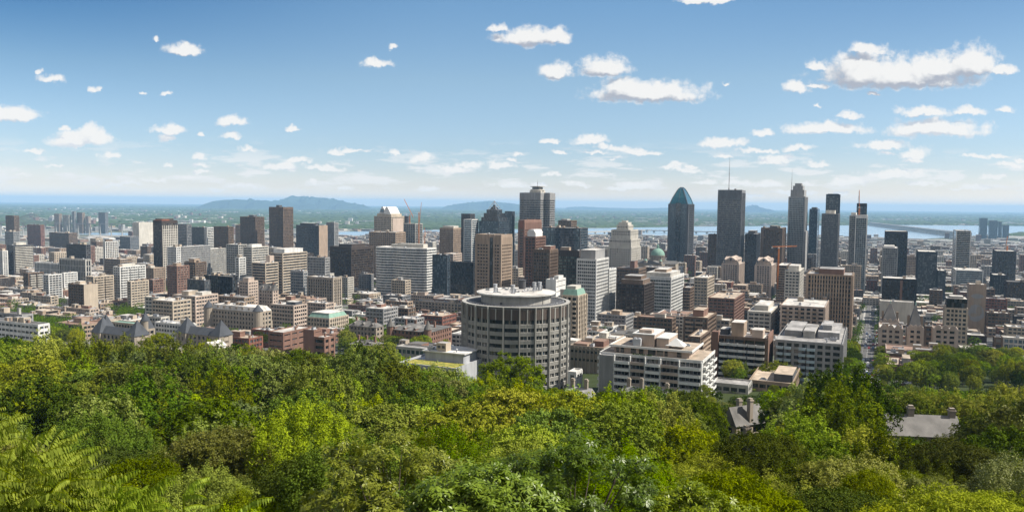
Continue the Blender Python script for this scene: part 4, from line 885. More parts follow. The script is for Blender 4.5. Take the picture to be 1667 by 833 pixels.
# ---- round tower
def round_tower():
    Y = 366; c = at(840, 489, Y); cz = zg(Y)-4; H = c.z-cz; R = 24.6
    root = link('round_tower', None, None, (c.x, Y, cz), 0); tag(root, 'round concrete tower with ribbed piers and a drum on its roof', 'building')
    nb = 22; a0 = -math.pi/2+.06
    fh = 3.45; nf = int((H-6)/fh); top = H-5.8; zl = top-nf*fh
    def seg(mb, ra, rb, a, b_, z0, z1, n=5, m=0):
        p = [(ra*math.cos(a+(b_-a)*i/n), ra*math.sin(a+(b_-a)*i/n)) for i in range(n+1)]+[(rb*math.cos(b_+(a-b_)*i/n), rb*math.sin(b_+(a-b_)*i/n)) for i in range(n+1)]
        mb.prism(p, z0, z1, m)
    w_ = MB(); w_.cyl(0, 0, R-.9, 0, top, 88); 
    w_.cyl(0, 0, R-.35, 0, zl, 88); w_.cyl(0, 0, R-.1, H-.9, H-.3, 88)
    part('wall', w_, 'darkgrey', root)
    st = 2*math.pi/nb
    pm = MB(); pm.box(R-1.2, R+.6, -.32, .32, 0, H-.2); pm.box(R+.6, R+.85, -.15, .15, 0, H-.2); pme = pm.mesh('pier', 'concrete')
    for i in range(nb): link('pier', pme, root, (0, 0, 0), a0+i*st)
    e = .42/R; lo, hi = e, st-e
    pan = MB(); seg(pan, R-.8, R-.05, lo, hi, 0, 1.75, 6)
    for k in range(1, 9): 
        a = lo+(hi-lo)*k/9; pan.box(R*math.cos(a)-.12, R*math.cos(a)+.12, R*math.sin(a)-.12, R*math.sin(a)+.12, .05, 1.7)
    seg(pan, R-.8, R+.12, lo, hi, 1.62, 1.78, 6)
    pme = pan.mesh('panel', 'concrete')
    win = MB(); a1 = lo+.004; am = (lo+hi)/2
    seg(win, R-.85, R-.45, lo, hi, 0, fh-1.75, 6, 0)
    for a in (am,): win.box(R*math.cos(a)-.25, R*math.cos(a)+.1, R*math.sin(a)-.2, R*math.sin(a)+.2, 0, fh-1.75, 1)
    for a in (lo+(hi-lo)*.25, lo+(hi-lo)*.75): win.box((R-.4)*math.cos(a)-.06, (R-.4)*math.cos(a)+.06, (R-.4)*math.sin(a)-.06, (R-.4)*math.sin(a)+.06, 0, fh-1.75, 1)
    # per-bay copies turned about the tower's axis
    wme = win.mesh('window', ['glass', 'concrete'])
    rear = MB(); cnt = 0
    lv = MB(); seg(lv, R-.8, R-.12, lo, hi, 0, 4.9, 6, 0); seg(lv, R-.8, R-.1, lo, hi, 4.75, 4.9, 6, 1)
    for k in range(9): 
        a = lo+(hi-lo)*(k+.5)/9; lv.box((R-.12)*math.cos(a)-.1, (R-.12)*math.cos(a)+.1, (R-.12)*math.sin(a)-.07, (R-.12)*math.sin(a)+.07, 0, 4.7, 0)
    lv.box(R*math.cos(am)-.35, R*math.cos(am)+.1, R*math.sin(am)-.25, R*math.sin(am)+.25, 0, 4.9, 1)
    wallmat('louvre', (.11, .085, .072)); lme = lv.mesh('louvre_panel', ['louvre', 'concrete'])
    for i in range(nb):
        ang = a0+i*st; mid = ang+st/2
        front_ = math.sin(mid) < .12
        link('louvre_panel', lme, root, (0, 0, top+.05), ang)
        for f in range(nf):
            z = zl+f*fh; link('panel', pme, root, (0, 0, z), ang)
            if front_ and cnt < 100: link('window', wme, root, (0, 0, z+1.75), ang); cnt += 1
            else:
                ca, sa = math.cos(ang), math.sin(ang)
                rear.add([(x*ca-y*sa, x*sa+y*ca, q+z+1.75) for x, y, q in win.v], win.f, 0)
    tag(part('window', rear, 'glass', root), None, None, None, 'stuff')
    b = MB(); b.cyl(0, 0, R-.6, H-1.2, H-1.0, 64); part('roof', b, 'roof_grey', root)
    b = MB(); seg(b, R-1.4, R+.3, 0, 2*math.pi-.001, H-.35, H+.05, 96); seg(b, R-1.4, R-1.1, 0, 2*math.pi-.001, H-1.2, H-.35, 96); part('roof_rim', b, 'concrete', root)
    b = MB()
    for i in range(88):
        a = i*2*math.pi/88; b.tube(((R-2.6)*math.cos(a), (R-2.6)*math.sin(a), H-1), ((R-2.6)*math.cos(a), (R-2.6)*math.sin(a), H+.5), .06)
        a2 = (i+1)*2*math.pi/88; b.tube(((R-2.6)*math.cos(a), (R-2.6)*math.sin(a), H+.45), ((R-2.6)*math.cos(a2), (R-2.6)*math.sin(a2), H+.45), .05)
    part('railing', b, 'metal', root)
    Rd = 16.2; b = MB(); b.cyl(0, 0, Rd, H-1.2, H+3.6, 64)
    for i in range(12): a = i*math.pi/6+.3; b.box((Rd)*math.cos(a)-.2, Rd*math.cos(a)+.2, Rd*math.sin(a)-.2, Rd*math.sin(a)+.2, H-1, H+3.5)
    d_ = part('roof_drum', b, 'concrete', root)
    b = MB(); b.cyl(0, 0, Rd+1.9, H+3.6, H+4.2, 72, 0, Rd+2.0); b.cyl(0, 0, Rd+1.6, H+4.2, H+4.3, 72, 1); part('drum_roof', b, ['white', 'roof_pale'], root)
    b = MB(); b.box(-7.2, -6.2, -Rd-.1, -Rd+.5, H-1, H+1); part('door', b, 'darkgrey', root)
    # equipment on the drum
    fan = MB(); fan.box(-1, 1, -1, 1, 0, .4); fan.cyl(0, 0, .75, .4, 2.6, 10); fan.cyl(0, 0, 1.0, 2.6, 3.3, 10, 0, .7); fan.cyl(0, 0, .95, 3.3, 4.0, 10); fan.box(.6, 1.3, -.5, .5, .4, 2.2)
    fme = fan.mesh('exhaust_fan', 'metal')
    for x, y in ((-9.5, -7), (-1.5, -10), (8.5, 3), (11, 4.5)): link('exhaust_fan', fme, root, (x, y, H+4.3))
    tk = MB(); tk.cyl(0, 0, 1.7, 0, 4, 14); tk.cyl(0, 0, 1.9, 4, 4.3, 14)
    link('water_tank', tk.mesh('water_tank', 'darkgrey'), root, (3, 11, H+4.3))
    rn = random.Random(5)
    for i in range(16):
        a, rr = rn.uniform(0, 6.28), rn.uniform(2, 14); nm, me = UNITS[rn.choice([0, 2, 2, 3, 6])]
        link(nm, me, root, (rr*math.cos(a), rr*math.sin(a), H+4.28), rn.uniform(0, 3)).scale = (.7, .7, .55)
    for i in range(12):
        a = rn.uniform(0, 6.28); rr = rn.uniform(18.5, 21)
        nm, me = UNITS[rn.choice([0, 2, 3])]; link(nm, me, root, (rr*math.cos(a), rr*math.sin(a), H-1.0), a+1.57).scale = (.6, .6, .5)
    HEROES.append((c.x, Y, 52, 52, c.z, root, root['label']))
round_tower()
# ---- white terraced block
def terrace_block():
    cx, cy, w, dd, zt, Y = place(978, 1143, 1164, 590, Y=318, cap=26)
    z0 = zg(Y)-8; H = zt-z0
    root = link(AB, None, None, (cx, cy, z0), GRZ); tag(root, 'white terraced apartment block with deep balconies and setback penthouse', 'building')
    fh = 3.0; nf = int((H-1)/fh); hw, hd = w/2, dd/2
    mb = MB(); gme = None
    bays = [0, .15, .31, .46, .61, .79, 1.0]
    mb.box(-hw, hw, -hd, hd, 0, H-nf*fh)
    for k in range(nf):
        z = H-(k+1)*fh
        mb.box(-hw+.1, hw-.1, -hd+.1, hd-.1, z, z+.35)
    mb.box(-hw-.4, hw+.4, -hd-.6, hd+.4, H-.35, H+.35); mb.box(-hw-.4, hw+.4, -hd-.6, -hd-.3, H+.35, H+.9); mb.box(hw+.1, hw+.4, -hd-.3, hd+.4, H+.35, H+.9); mb.box(-hw-.4, -hw-.1, -hd-.3, hd+.4, H+.35, H+.9)
    for u_ in bays: x = -hw+u_*w; mb.box(x-.25, x+.25, -hd-2.0, -hd+1, 0, H+.3)
    for u_ in (0, .33, .66, 1): y = -hd+u_*dd; mb.box(hw-.2, hw+.25, y-.25, y+.25, 0, H+.3)
    part('wall', mb, 'white', root)
    bl = MB(); bl.box(-hw-.02, -hw+.15*w-.25, -hd-2.1, -hd+.5, 0, H); 
    for k in range(9): bl.box(-hw+.3+k*.7, -hw+.5+k*.7, -hd-2.25, -hd-2.1, 0, H-.3)
    part('ribbed_panel', bl, 'grey', root)
    g_ = MB(); g_.box(-hw+.4, hw-.3, -hd+.9, hd-.9, 0, fh-.35); me = g_.mesh('window_band', 'glass')
    mu = MB()
    n = int(w/1.6)
    for i in range(n): x = -hw+.8+i*(w-1.2)/n; mu.box(x-.07, x+.07, -hd+.78, -hd+.9, 0, fh-.35)
    mu.box(-hw+.4, hw-.4, -hd+.75, -hd+.9, 0, .35)
    for i in range(int(dd/1.8)): y = -hd+1+i*1.8; mu.box(hw-.42, hw-.3, y-.07, y+.07, 0, fh-.35)
    mume = mu.mesh('window_frame', 'white')
    for k in range(nf):
        z = H-(k+1)*fh+.35; o = link('window_band', me, root, (0, 0, z)); link('window_frame', mume, o)
    for j in range(1, len(bays)-1):
        xa, xb = -hw+bays[j]*w+.25, -hw+bays[j+1]*w-.25
        out = (2.6, 1.9, 2.6, 1.9, 2.6)[j-1]
        b = MB(); b.box(xa, xb, -hd-out, -hd+.8, -.1, .15); b.box(xa, xb, -hd-out-.12, -hd-out, -.15, 1.05); b.box(xa-.0, xa+.12, -hd-out, -hd, .15, 1.05); b.box(xb-.12, xb, -hd-out, -hd, .15, 1.05)
        me2 = b.mesh('balcony', 'white_trim' if out > 2 else 'pink')
        for k in range(nf): link('balcony', me2, root, (0, 0, H-(k+1)*fh))
    for (ya, yb2) in ((.03, .3), (.36, .63), (.69, .97)):
        b = MB(); y0, y1 = -hd+ya*dd, -hd+yb2*dd
        b.box(hw-.2, hw+1.5, y0, y1, -.1, .15); b.box(hw+1.38, hw+1.5, y0, y1, -.1, 1.05); b.box(hw, hw+1.38, y0, y0+.12, .15, 1.05); b.box(hw, hw+1.38, y1-.12, y1, .15, 1.05)
        me2 = b.mesh('balcony', 'white_trim')
        for k in range(nf): link('balcony', me2, root, (0, 0, H-(k+1)*fh))
    for (ya, yb2) in ((.1, .45),):
        b = MB(); y0, y1 = -hd+ya*dd, -hd+yb2*dd; b.box(-hw-2.4, -hw, y0, y1, -.1, .15); b.box(-hw-2.4, -hw-2.28, y0, y1, .15, 1.05); b.box(-hw-2.28, -hw, y0, y0+.12, .15, 1.05)
        me2 = b.mesh('balcony', 'white_trim')
        for k in range(nf): link('balcony', me2, root, (0, 0, H-(k+1)*fh))
    # penthouse storey
    pw0, pw1, pd0, pd1 = -hw+w*.08, hw-w*.12, -hd+3.4, hd-.6
    b = MB(); b.box(pw0+1, pw1-1, pd0+1, pd1-1, H+.1, H+3); part('penthouse', b, 'pink', root)
    b = MB()
    for (a, c) in ((.03,.07),(.09,.14),(.23,.3),(.34,.40),(.46,.56),(.58,.66),(.68,.72),(.84,.9)):
        b = MB(); L = pw1-pw0-2; b.box(pw0+1+a*L, pw0+1+c*L, pd0+.93, pd0+1.05, H+.5, H+2.6); part('window', b, 'glass', root)
    b = MB(); b.box(pw0-.6, pw1+.6, pd0-.9, pd1+.4, H+3, H+3.3); b.box(pw0-.6, pw1+.6, pd0-.9, pd0-.5, H+3.3, H+3.9); b.box(pw1+.2, pw1+.6, pd0-.5, pd1+.4, H+3.3, H+3.9); b.box(pw0-.6, pw0-.2, pd0-.5, pd1+.4, H+3.3, H+3.9)
    part('roof_slab', b, 'white_trim', root)
    b = MB(); b.box(pw0-.2, pw1+.2, pd0-.5, pd1+.3, H+3.3, H+3.42); part('roof', b, 'roof_tan', root)
    b = MB(); b.box(-hw+.1, hw-.1, -hd-.3, hd+.1, H+.35, H+.42); part('roof', b, 'roof_tan', root)
    x0 = pw0+w*.20; b = MB(); b.box(x0, x0+w*.22, pd0+3, pd1-2, H+3.4, H+8.4); b.box(x0-.2, x0+w*.22+.2, pd0+2.8, pd1-1.8, H+8.4, H+8.8, 1); b.box(x0+w*.24, x0+w*.36, pd0+3.5, pd1-3, H+3.4, H+7.2); b.box(x0+w*.24-.2, x0+w*.36+.2, pd0+3.3, pd1-2.8, H+7.2, H+7.6, 1)
    b.box(x0+w*.05, x0+w*.18, pd0+5, pd0+9, H+8.8, H+10.2); part('lift_house', b, ['pink', 'white'], root)
    b = MB(); b.box(x0+.8, x0+4.2, pd0+.4, pd0+2.6, H+3.9, H+6.8); b.cyl(x0+1.7, pd0+1.5, .7, H+6.8, H+7.2, 10); b.cyl(x0+3.4, pd0+1.5, .7, H+6.8, H+7.2, 10); part('cooling_unit', b, 'metal', root)
    tx = x0+w*.42; b = MB()
    b.pyr(tx-4, tx+4, pd0+3, pd0+9, H+4.6, H+7.6, 0, .04); part('tent', b, 'white_trim', root)
    b = MB()
    for sx in (-3.8, 3.8):
        for sy in (3.2, 8.8): b.tube((tx+sx, pd0+sy, H+3.4), (tx+sx, pd0+sy, H+4.7), .08)
    part('tent_pole', b, 'metal', root)
    scatter_units(root, w*.7, dd*.5, H+4.0, 6, random.Random(11), False)
    fl = MB()
    rn = random.Random(4)
    for i in range(26): x = rn.uniform(-hw*.35, hw*.05); fl.pyr(x-.3, x+.3, -hd-.5, -hd-.1, H+.9, H+1.3+rn.random()*.3, 0, .3)
    part('planter', fl, 'far_foliage', root)
    HEROES.append((cx, cy, w, dd, zt, root, root['label']))
terrace_block()
def ribbed_podium():
    B('low ribbed concrete block between the round tower and the white terraces', 926, 983, 1000, 566, LB, Y=420, W='stone', G='glass_dark', fh=4.4, sp=.7, ps=2.2, pw=.7, pd=.5, topb=2.4, roof='roof_brick', units=7, ph=((.1,.5,.1,.5,1.6,'tan'), (.6,.9,.3,.8,3,'brick')))
ribbed_podium()
# ---- right side, beyond the avenue (their dark left sides show)
M = dict(mirror=True)
B('dark glass tower with pale unfinished lower shaft', 1437, 1441, 1478, 376, AB, Y=1250, W='darkglasswall', G='glass_dark', fh=3.2, sp=.28, ps=3, pw=.25, topb=5, units=0, **M)
B('silver-white speckled shaft in front of the dark glass tower', 1434, 1437, 1462, 403, AB, Y=1150, W='grey', G='glass_grey', fh=3.1, sp=.3, ps=2.4, pw=.4, ph=((.1,.8,.2,.8,3,'white'),), units=0, **M)
B('mottled smoky glass tower with dark cap', 1492, 1495, 1526, 409, AB, Y=1200, W='darkglasswall', G='glass_grey', fh=3.1, sp=.25, ps=2.6, pw=.3, topb=4, units=1, **M)
B('lower glass block with trees beside the smoky glass tower', 1524, 1527, 1540, 440, AB, Y=1180, W='darkglasswall', G='glass_grey', fh=3.1, sp=.25, units=2, **M)
B('slim tower ringed by white balcony lines', 1552, 1557, 1581, 375, AB, Y=1350, W='white', G='glass_dark', fh=3.1, sp=.25, ps=0, units=1, **M)
B('wide podium of white balcony lines under the slim tower', 1550, 1556, 1601, 439, AB, Y=1250, W='white', G='glass_blue', fh=3.1, sp=.25, ps=0, units=3, **M)
B('unfinished dark tower with bare floors and an orange crane', 1616, 1622, 1655, 408, AB, Y=1300, W='darkgrey', G='glass_dark', fh=3.2, sp=.2, ps=4, pw=.4, units=0, **M)
crane(1640, 408, 398, 1310, (1638, 398), (1640, 385), 0, 'short orange crane over the unfinished dark tower')
B('white framed checker block below the unfinished dark tower', 1612, 1617, 1640, 447, AB, Y=1150, W='black', G='glass_grey', fh=3.1, sp=.3, ps=3, pw=.9, pd=.3, **M)
B('dark brown flat mill block at the edge of town', 1635, 1640, 1680, 458, LB, Y=1050, W='darkbrown', G='glass_brown', fh=3.8, ps=3, roof='roof_dark', units=4, **M)
r = building(OB, 'black flat-topped office slab with a vertical orange strip', 'building', 1434, 1437, 1493, 452, Y=880, mirror=True, W='black', G='glass_dark', fh=3.6, sp=.2, ps=3, pw=.2, topb=2.2, units=2, roof='roof_pale', cap=30)
b = MB(); b.box(r[1]*.02, r[1]*.09, -r[2]/2-.5, -r[2]/2, 3, r[3]-2); part('orange_strip', b, 'brick', r[0])
r = building(OB, 'blank grey slab standing before the black flat-topped office', 'building', 1431, 1433, 1488, 489, Y=700, mirror=True, W='pale', G='glass', fh=4, sp=.8, ps=0, blank='F', units=1, cap=12)
r = building(AB, 'tall cream hotel tower with dark glazed top storey', 'building', 1536, 1539, 1576, 500, yb=572, mirror=True, W='beige', G='glass', fh=3.2, sp=.42, ps=2.7, pw=.9, pd=.25, topb=1.5, units=0, ph=((.05,.95,.05,.9,7.5,'glass_dark'), (.2,.8,.2,.8,9,'concrete')), cap=30)
r = building(OB, 'windowless tan slab carrying a faded grey mural', 'building', 1575, 1578, 1606, 462, Y=800, mirror=True, W='tan', G='glass', fh=4, sp=.9, ps=0, blank='FL', units=1, cap=22)
b = MB(); w_, d_, H_ = r[1:4]; yq = -d_/2-.2
def blob(b, cx_, cz_, rx_, rz_, m, n=14, dy=0):
    b.add([(cx_+rx_*math.cos(2*math.pi*i/n)*(1+.12*math.sin(3*i)), yq-dy, cz_+rz_*math.sin(2*math.pi*i/n)) for i in range(n)], [tuple(range(n))], m)
blob(b, 0, H_-12, 5.5, 2.4, 0, dy=.02); blob(b, .4, H_-17, 3.2, 4, 1, dy=.01); blob(b, -.5, H_-29, 7, 9, 0); blob(b, 2, H_-27, 2.6, 5, 1, dy=.03); blob(b, -2.4, H_-31, 3, 2, 1, dy=.03)
part('mural', b, ['grey', 'stone'], r[0])
B('second short tan slab seen behind the mural wall', 1603, 1606, 1620, 470, AB, Y=950, W='brown', fh=3.4, **M)
def chateau(label, x0, xc, x1, yt, yb_, spire):
    r = building(AB, label, 'building', x0, xc, x1, yt, yb=yb_, mirror=True, W='pink', G='glass_dark', fh=3.3, sp=.5, ps=3.1, pw=1.6, pd=.2, topb=1.6, cw=2, units=1, cap=24, par=1.1, group='wings of the chateau-like apartment house')
    root, w, d, H = r[:4]
    b = MB()
    for k in range(3): x = -w*.3+k*w*.3; b.extr([(x-2, H-.2), (x+2, H-.2), (x+1.2, H+1.3), (x, H+2.3), (x-1.2, H+1.3)], -d/2-.1, -d/2+.6)
    part('gable', b, 'pink', root)
    if spire:
        b = MB(); b.pyr(-w*.42, w*.42, -d*.4, d*.4, H-.6, H+spire, 0, .12); part('steep_roof', b, 'roof_dark', root)
        for sx in (-1, 1): b = MB(); b.box(sx*w*.4-.8, sx*w*.4+.8, -1, 1, H, H+spire*.5); part('chimney', b, 'tan', root)
        b = MB(); b.cyl(0, 0, .3, H+spire, H+spire+2, 6); part('finial', b, 'copper', root)
chateau('sand stone chateau wing with scalloped gables beside the avenue', 1430, 1431, 1470, 532, 589, 0)
chateau('central sand stone chateau wing under a steep dark spire roof', 1475, 1477, 1504, 533, 588, 14)
chateau('sand stone chateau wing with scalloped gables beside the cream hotel', 1517, 1519, 1560, 533, 589, 0)
chateau('set-back chateau wing crowned by a dark steep pyramid roof', 1432, 1434, 1464, 522, 565, 13)
B('shadowed inner court wall between the chateau wings', 1504, 1506, 1520, 530, AB, Y=560, W='brown', fh=3.3, ps=3, **M)
# far island towers
for a, c, e, t, lb in [(1594,1596,1608,355,'tallest of the blue-green glass towers on the far shore'), (1609,1611,1624,359,'second blue-green glass tower on the far shore'), (1624,1626,1631,361,'narrow third glass tower on the far shore'), (1631,1633,1643,366,'shortest glass tower closing the far shore group')]:
    B(lb, a, c, e, t, AB, Y=4700, W='darkglasswall', G='glass_blue', fh=5, sp=.3, ps=0, far=True, units=0, group='glass towers on the far shore', **M)
# red brick cluster at the right foot
B('plain red-brown brick hall with pale roof beside the avenue foot', 1440, 1442, 1470, 592, LB, Y=415, W='brick', G='glass_dark', fh=3.6, sp=.9, ps=0, blank='FL', units=1, roof='roof_tan', cap=26, **M)
B('taller brown brick block with grey roof hut and chimneys', 1463, 1465, 1494, 593, LB, Y=400, W='brick', fh=4, sp=.85, ps=0, blank='F', units=2, ph=((.15,.6,.2,.8,3.5,'grey'),), roof='roof_tan', cap=26, **M)
B('red brick school wing with arched windows and dark roof', 1494, 1496, 1531, 601, LB, Y=420, W='redbrown', G='glass_dark', fh=3.6, sp=.45, ps=3, pw=1.4, units=3, roof='roof_dark', cap=22, **M)
B('small brick annex with flat tan roof', 1506, 1508, 1526, 618, LB, Y=385, W='brick', fh=3.4, units=1, roof='roof_tan', cap=14, **M)
B('low brown wall building in front of the brick hall', 1450, 1452, 1486, 622, LB, Y=372, W='brown', fh=3.4, units=1, roof='roof_pale', cap=10, **M)
B('tan parking deck with parked vents at the edge of the wood', 1618, 1622, 1700, 612, LB, Y=415, W='tan', fh=3, roof='roof_tan', units=4, cap=30, **M)
B('white museum block with silver saw-tooth roofs', 1560, 1564, 1625, 567, LB, Y=560, W='pale', G='glass', fh=4, sp=.7, ps=0, units=5, roof='roof_pale', cap=40, **M)
B('modern silver-blue building with glassy front beyond the park', 1630, 1633, 1690, 548, LB, Y=600, W='pale', G='glass_blue', fh=4, sp=.35, units=3, cap=40, **M)
B('brown brick house with one round arch beside the silver-blue building', 1617, 1619, 1633, 548, LB, Y=590, W='brown', fh=4, units=1, cap=14, **M)
B('red brick flats with pale cornice beyond the mural wall', 1600, 1603, 1640, 485, AB, Y=900, W='redbrown', fh=3.2, roof='roof_grey', units=5, **M)
B('brick and stucco row with flat grey roof below the red brick flats', 1604, 1607, 1645, 508, LB, Y=760, W='brown', fh=3.2, roof='roof_pale', units=5, **M)
# ---- centre lower left: campus
B('red-brown brick campus block with white flat roof', 437, 461, 508, 541, LB, Y=520, W='brick', G='glass_dark', fh=3.8, sp=.75, ps=7, pw=2, units=3, roof='roof_pale', cap=46)
B('stepped brick stair block joined to the campus block', 494, 511, 524, 537, LB, Y=515, W='brick', fh=4, sp=.9, ps=0, blank='F', units=1, roof='roof_pale')
B('lower brick wing with a few windows above the trees', 511, 528, 545, 549, LB, Y=455, W='brick', G='glass_dark', fh=3.6, sp=.5, ps=4, pw=2.2, units=1, roof='roof_pale')
def gable_house(name, label, x0, xc, x1, yt, yb_=None, Y=None, W='brick', rf='roof_slate', rh=4, cat='house', gable=True, chim=2, turret=0, cap=40, dorm=True):
    r = building(name, label, cat, x0, xc, x1, yt, yb=yb_, Y=Y, W=W, G='glass_dark', fh=3.3, sp=.5, ps=3, pw=1.6, pd=.1, topb=.8, cw=1.4, units=0, cap=cap, par=.3)
    root, w, d, H = r[:4]
    b = MB(); b.hip(-w/2-.5, w/2+.5, -d/2-.5, d/2+.5, H, H+rh, 0, gable); part('pitched_roof', b, rf, root)
    b = MB(); nd = max(1, int(w/7)) if dorm else 0
    for k in range(nd):
        x = -w/2+(k+.5)*w/nd; b = MB(); b.box(x-.9, x+.9, -d/2+.6, -d/4, H+.2, H+rh*.45, 0); b.extr([(x-1.15, H+rh*.45), (x+1.15, H+rh*.45), (x, H+rh*.75)], -d/2+.4, -d/5, 1); part('dormer', b, [W, rf], root)
    for k in range(chim):
        x = (-.35+.7*k/max(1, chim-1))*w; b = MB(); b.box(x-.6, x+.6, -.5, .5, H+rh*.3, H+rh+1.8); b.box(x-.75, x+.75, -.65, .65, H+rh+1.8, H+rh+2.1); part('chimney', b, 'brick', root)
    for k in range(turret):
        x = (-.45, .45, 0)[k]*w; b = MB(); b.cyl(x, -d/2, 2.4, 0, H+2, 12); tr = part('turret', b, W, root)
        b = MB(); b.cyl(x, -d/2, 2.8, H+2, H+2+rh*2, 12, 0, .1); link('cone_roof', b.mesh('cone_roof', rf), tr)
    return r
GH = 'gabled_building'
# stone college with slate pyramids at left
def college():
    for (lab, x0, xc, x1, yt, Y, rh, sp_) in [
        ('long stone college wing with blue slate roof and corner pyramids', 152, 222, 240, 548, 500, 5, 1), ('matching stone college wing with slate pyramids beside the round-topped tree', 290, 360, 376, 548, 500, 5, 1)]:
        r = building(GH, lab, 'building', x0, xc, x1, yt, Y=Y, W='stone', G='glass_dark', fh=3.6, sp=.4, ps=3.6, pw=1.8, pd=.15, topb=1, cw=2, units=0, cap=11, par=.2)
        root, w, d, H = r[:4]
        b = MB(); b.hip(-w/2-.4, w/2+.4, -d/2-.4, d/2+.4, H, H+4.2, 0); part('slate_roof', b, 'slate', root)
        for sx in (-1, 1):
            b = MB(); b.box(sx*(w/2-4)-4, sx*(w/2-4)+4, -d/2-1.5, d/2+1.5, 0, H+.3); pv = part('corner_pavilion', b, 'stone', root)
            b = MB(); b.pyr(sx*(w/2-4)-4.5, sx*(w/2-4)+4.5, -d/2-2, d/2+2, H+.3, H+10, 0, 0); link('pyramid_roof', b.mesh('pyramid_roof', 'slate'), pv)
            for k in (-1.6, 1.6): b = MB(); b.box(sx*(w/2-4)+k-.6, sx*(w/2-4)+k+.6, -d/2-1.56, -d/2-1.5, H-4.5, H-2); link('window', b.mesh('window', 'glass_dark'), pv)
    r = building(GH, 'stone college centre block with round turret and sharp slate spire', 'building', 222, 236, 246, 536, Y=540, W='stone', G='glass_dark', fh=3.6, units=0, cap=14)
    root, w, d, H = r[:4]; b = MB(); b.pyr(-w/2, w/2, -d/2, d/2, H, H+12, 0, 0); part('spire_roof', b, 'slate', root)
    b = MB(); b.cyl(w/2, -d/2, 2.2, 0, H+6, 12); t_ = part('turret', b, 'stone', root); b = MB(); b.cyl(w/2, -d/2, 2.6, H+6, H+11, 12, 0, .1); link('cone_roof', b.mesh('cone_roof', 'slate'), t_)
    r = building(GH, 'stone college end block with a tall slate pyramid', 'building', 158, 172, 178, 536, Y=545, W='stone', G='glass_dark', fh=3.6, units=0, cap=14)
    root, w, d, H = r[:4]; b = MB(); b.pyr(-w/2, w/2, -d/2, d/2, H, H+10, 0, 0); part('pyramid_roof', b, 'slate', root)
    B('long cream hall with pale green roof behind the stone college', 178, 222, 229, 527, LB, Y=590, W='beige', G='glass_dark', fh=3.6, ps=3, roof='copper', units=0, cap=40)
college()
gable_house('gabled_building', 'stone chateau-like hall with twin pointed slate turrets', 632, 700, 735, 541, Y=520, W='brick', rh=3, chim=4, turret=2, gable=False, cap=30)
gable_house('gabled_building', 'grey slate-roofed stone hall with small cupola near campus trees', 568, 612, 624, 533, Y=545, W='stone', rh=3.5, chim=3, cap=18, gable=False)
gable_house('gabled_building', 'brown brick mansion with bay and flat white roof rail', 570, 608, 624, 563, Y=440, W='brown', rh=2.5, chim=3, cap=18, gable=False)
gable_house('gabled_building', 'steep gabled limestone mansion with twin front gables', 421, 444, 453, 473, Y=780, W='pink', rh=6, chim=2, cap=26)
r = building(GH, 'long limestone hospital with mansard roof and round corner towers', 'building', 340, 420, 442, 508, Y=640, W='stone', G='glass_dark', fh=3.6, sp=.45, ps=3.2, pw=1.6, units=0, cap=30)
root, w_, d_, H_ = r[:4]; b = MB(); b.pyr(-w_/2, w_/2, -d_/2, d_/2, H_, H_+3.6, 0, .85); part('mansard_roof', b, 'roof_pale', root)
for k in range(8):
    b = MB(); x = -w_*.44+k*w_*.125; b.box(x-1, x+1, -d_/2+.3, -d_/2+3, H_+.2, H_+2.8); part('dormer', b, 'stone', root)
for x in (-w_*.5, w_*.5): b = MB(); b.cyl(x, -d_/2, 4, 0, H_+1, 16); t_ = part('corner_tower', b, 'stone', root); b = MB(); b.cyl(x, -d_/2, 4.4, H_+1, H_+6, 16, 0, .5); link('cone_roof', b.mesh('cone_roof', 'slate'), t_)
scatter_units(root, w_*.7, d_*.6, H_+4.2, 8, random.Random(8))
B('pink sandstone hospital wing with tall windows', 247, 281, 311, 490, LB, Y=690, W='beige', G='glass', fh=3.4, sp=.5, ps=3.4, units=7)
B('large sand-coloured hospital block with roof huts in a row', 281, 318, 355, 482, LB, Y=740, W='pink', G='glass', fh=3.5, sp=.5, ps=3.4, units=9, cap=70, ph=((.2,.5,.2,.6,4,'beige'), (.6,.9,.4,.8,3,'pale')))
B('grey flat-roofed pavilion between hospital blocks', 352, 398, 414, 484, LB, Y=760, W='tan', fh=3.5, units=7, roof='roof_grey')
B('limestone courtyard building with conservatory roof', 440, 478, 500, 497, LB, Y=720, W='pink', G='glass_dark', fh=3.6, ps=3, units=7, cap=50, ph=((.5,.9,.3,.8,3,'slate'),))
B('dark flat-roofed museum wing beside the hospital', 238, 262, 270, 516, LB, Y=610, W='pale', fh=3.4, roof='roof_dark', units=3)
B('white low laboratory roofs in front of the hospital', 252, 300, 318, 528, LB, Y=590, W='white', fh=3.4, units=7, cap=34)
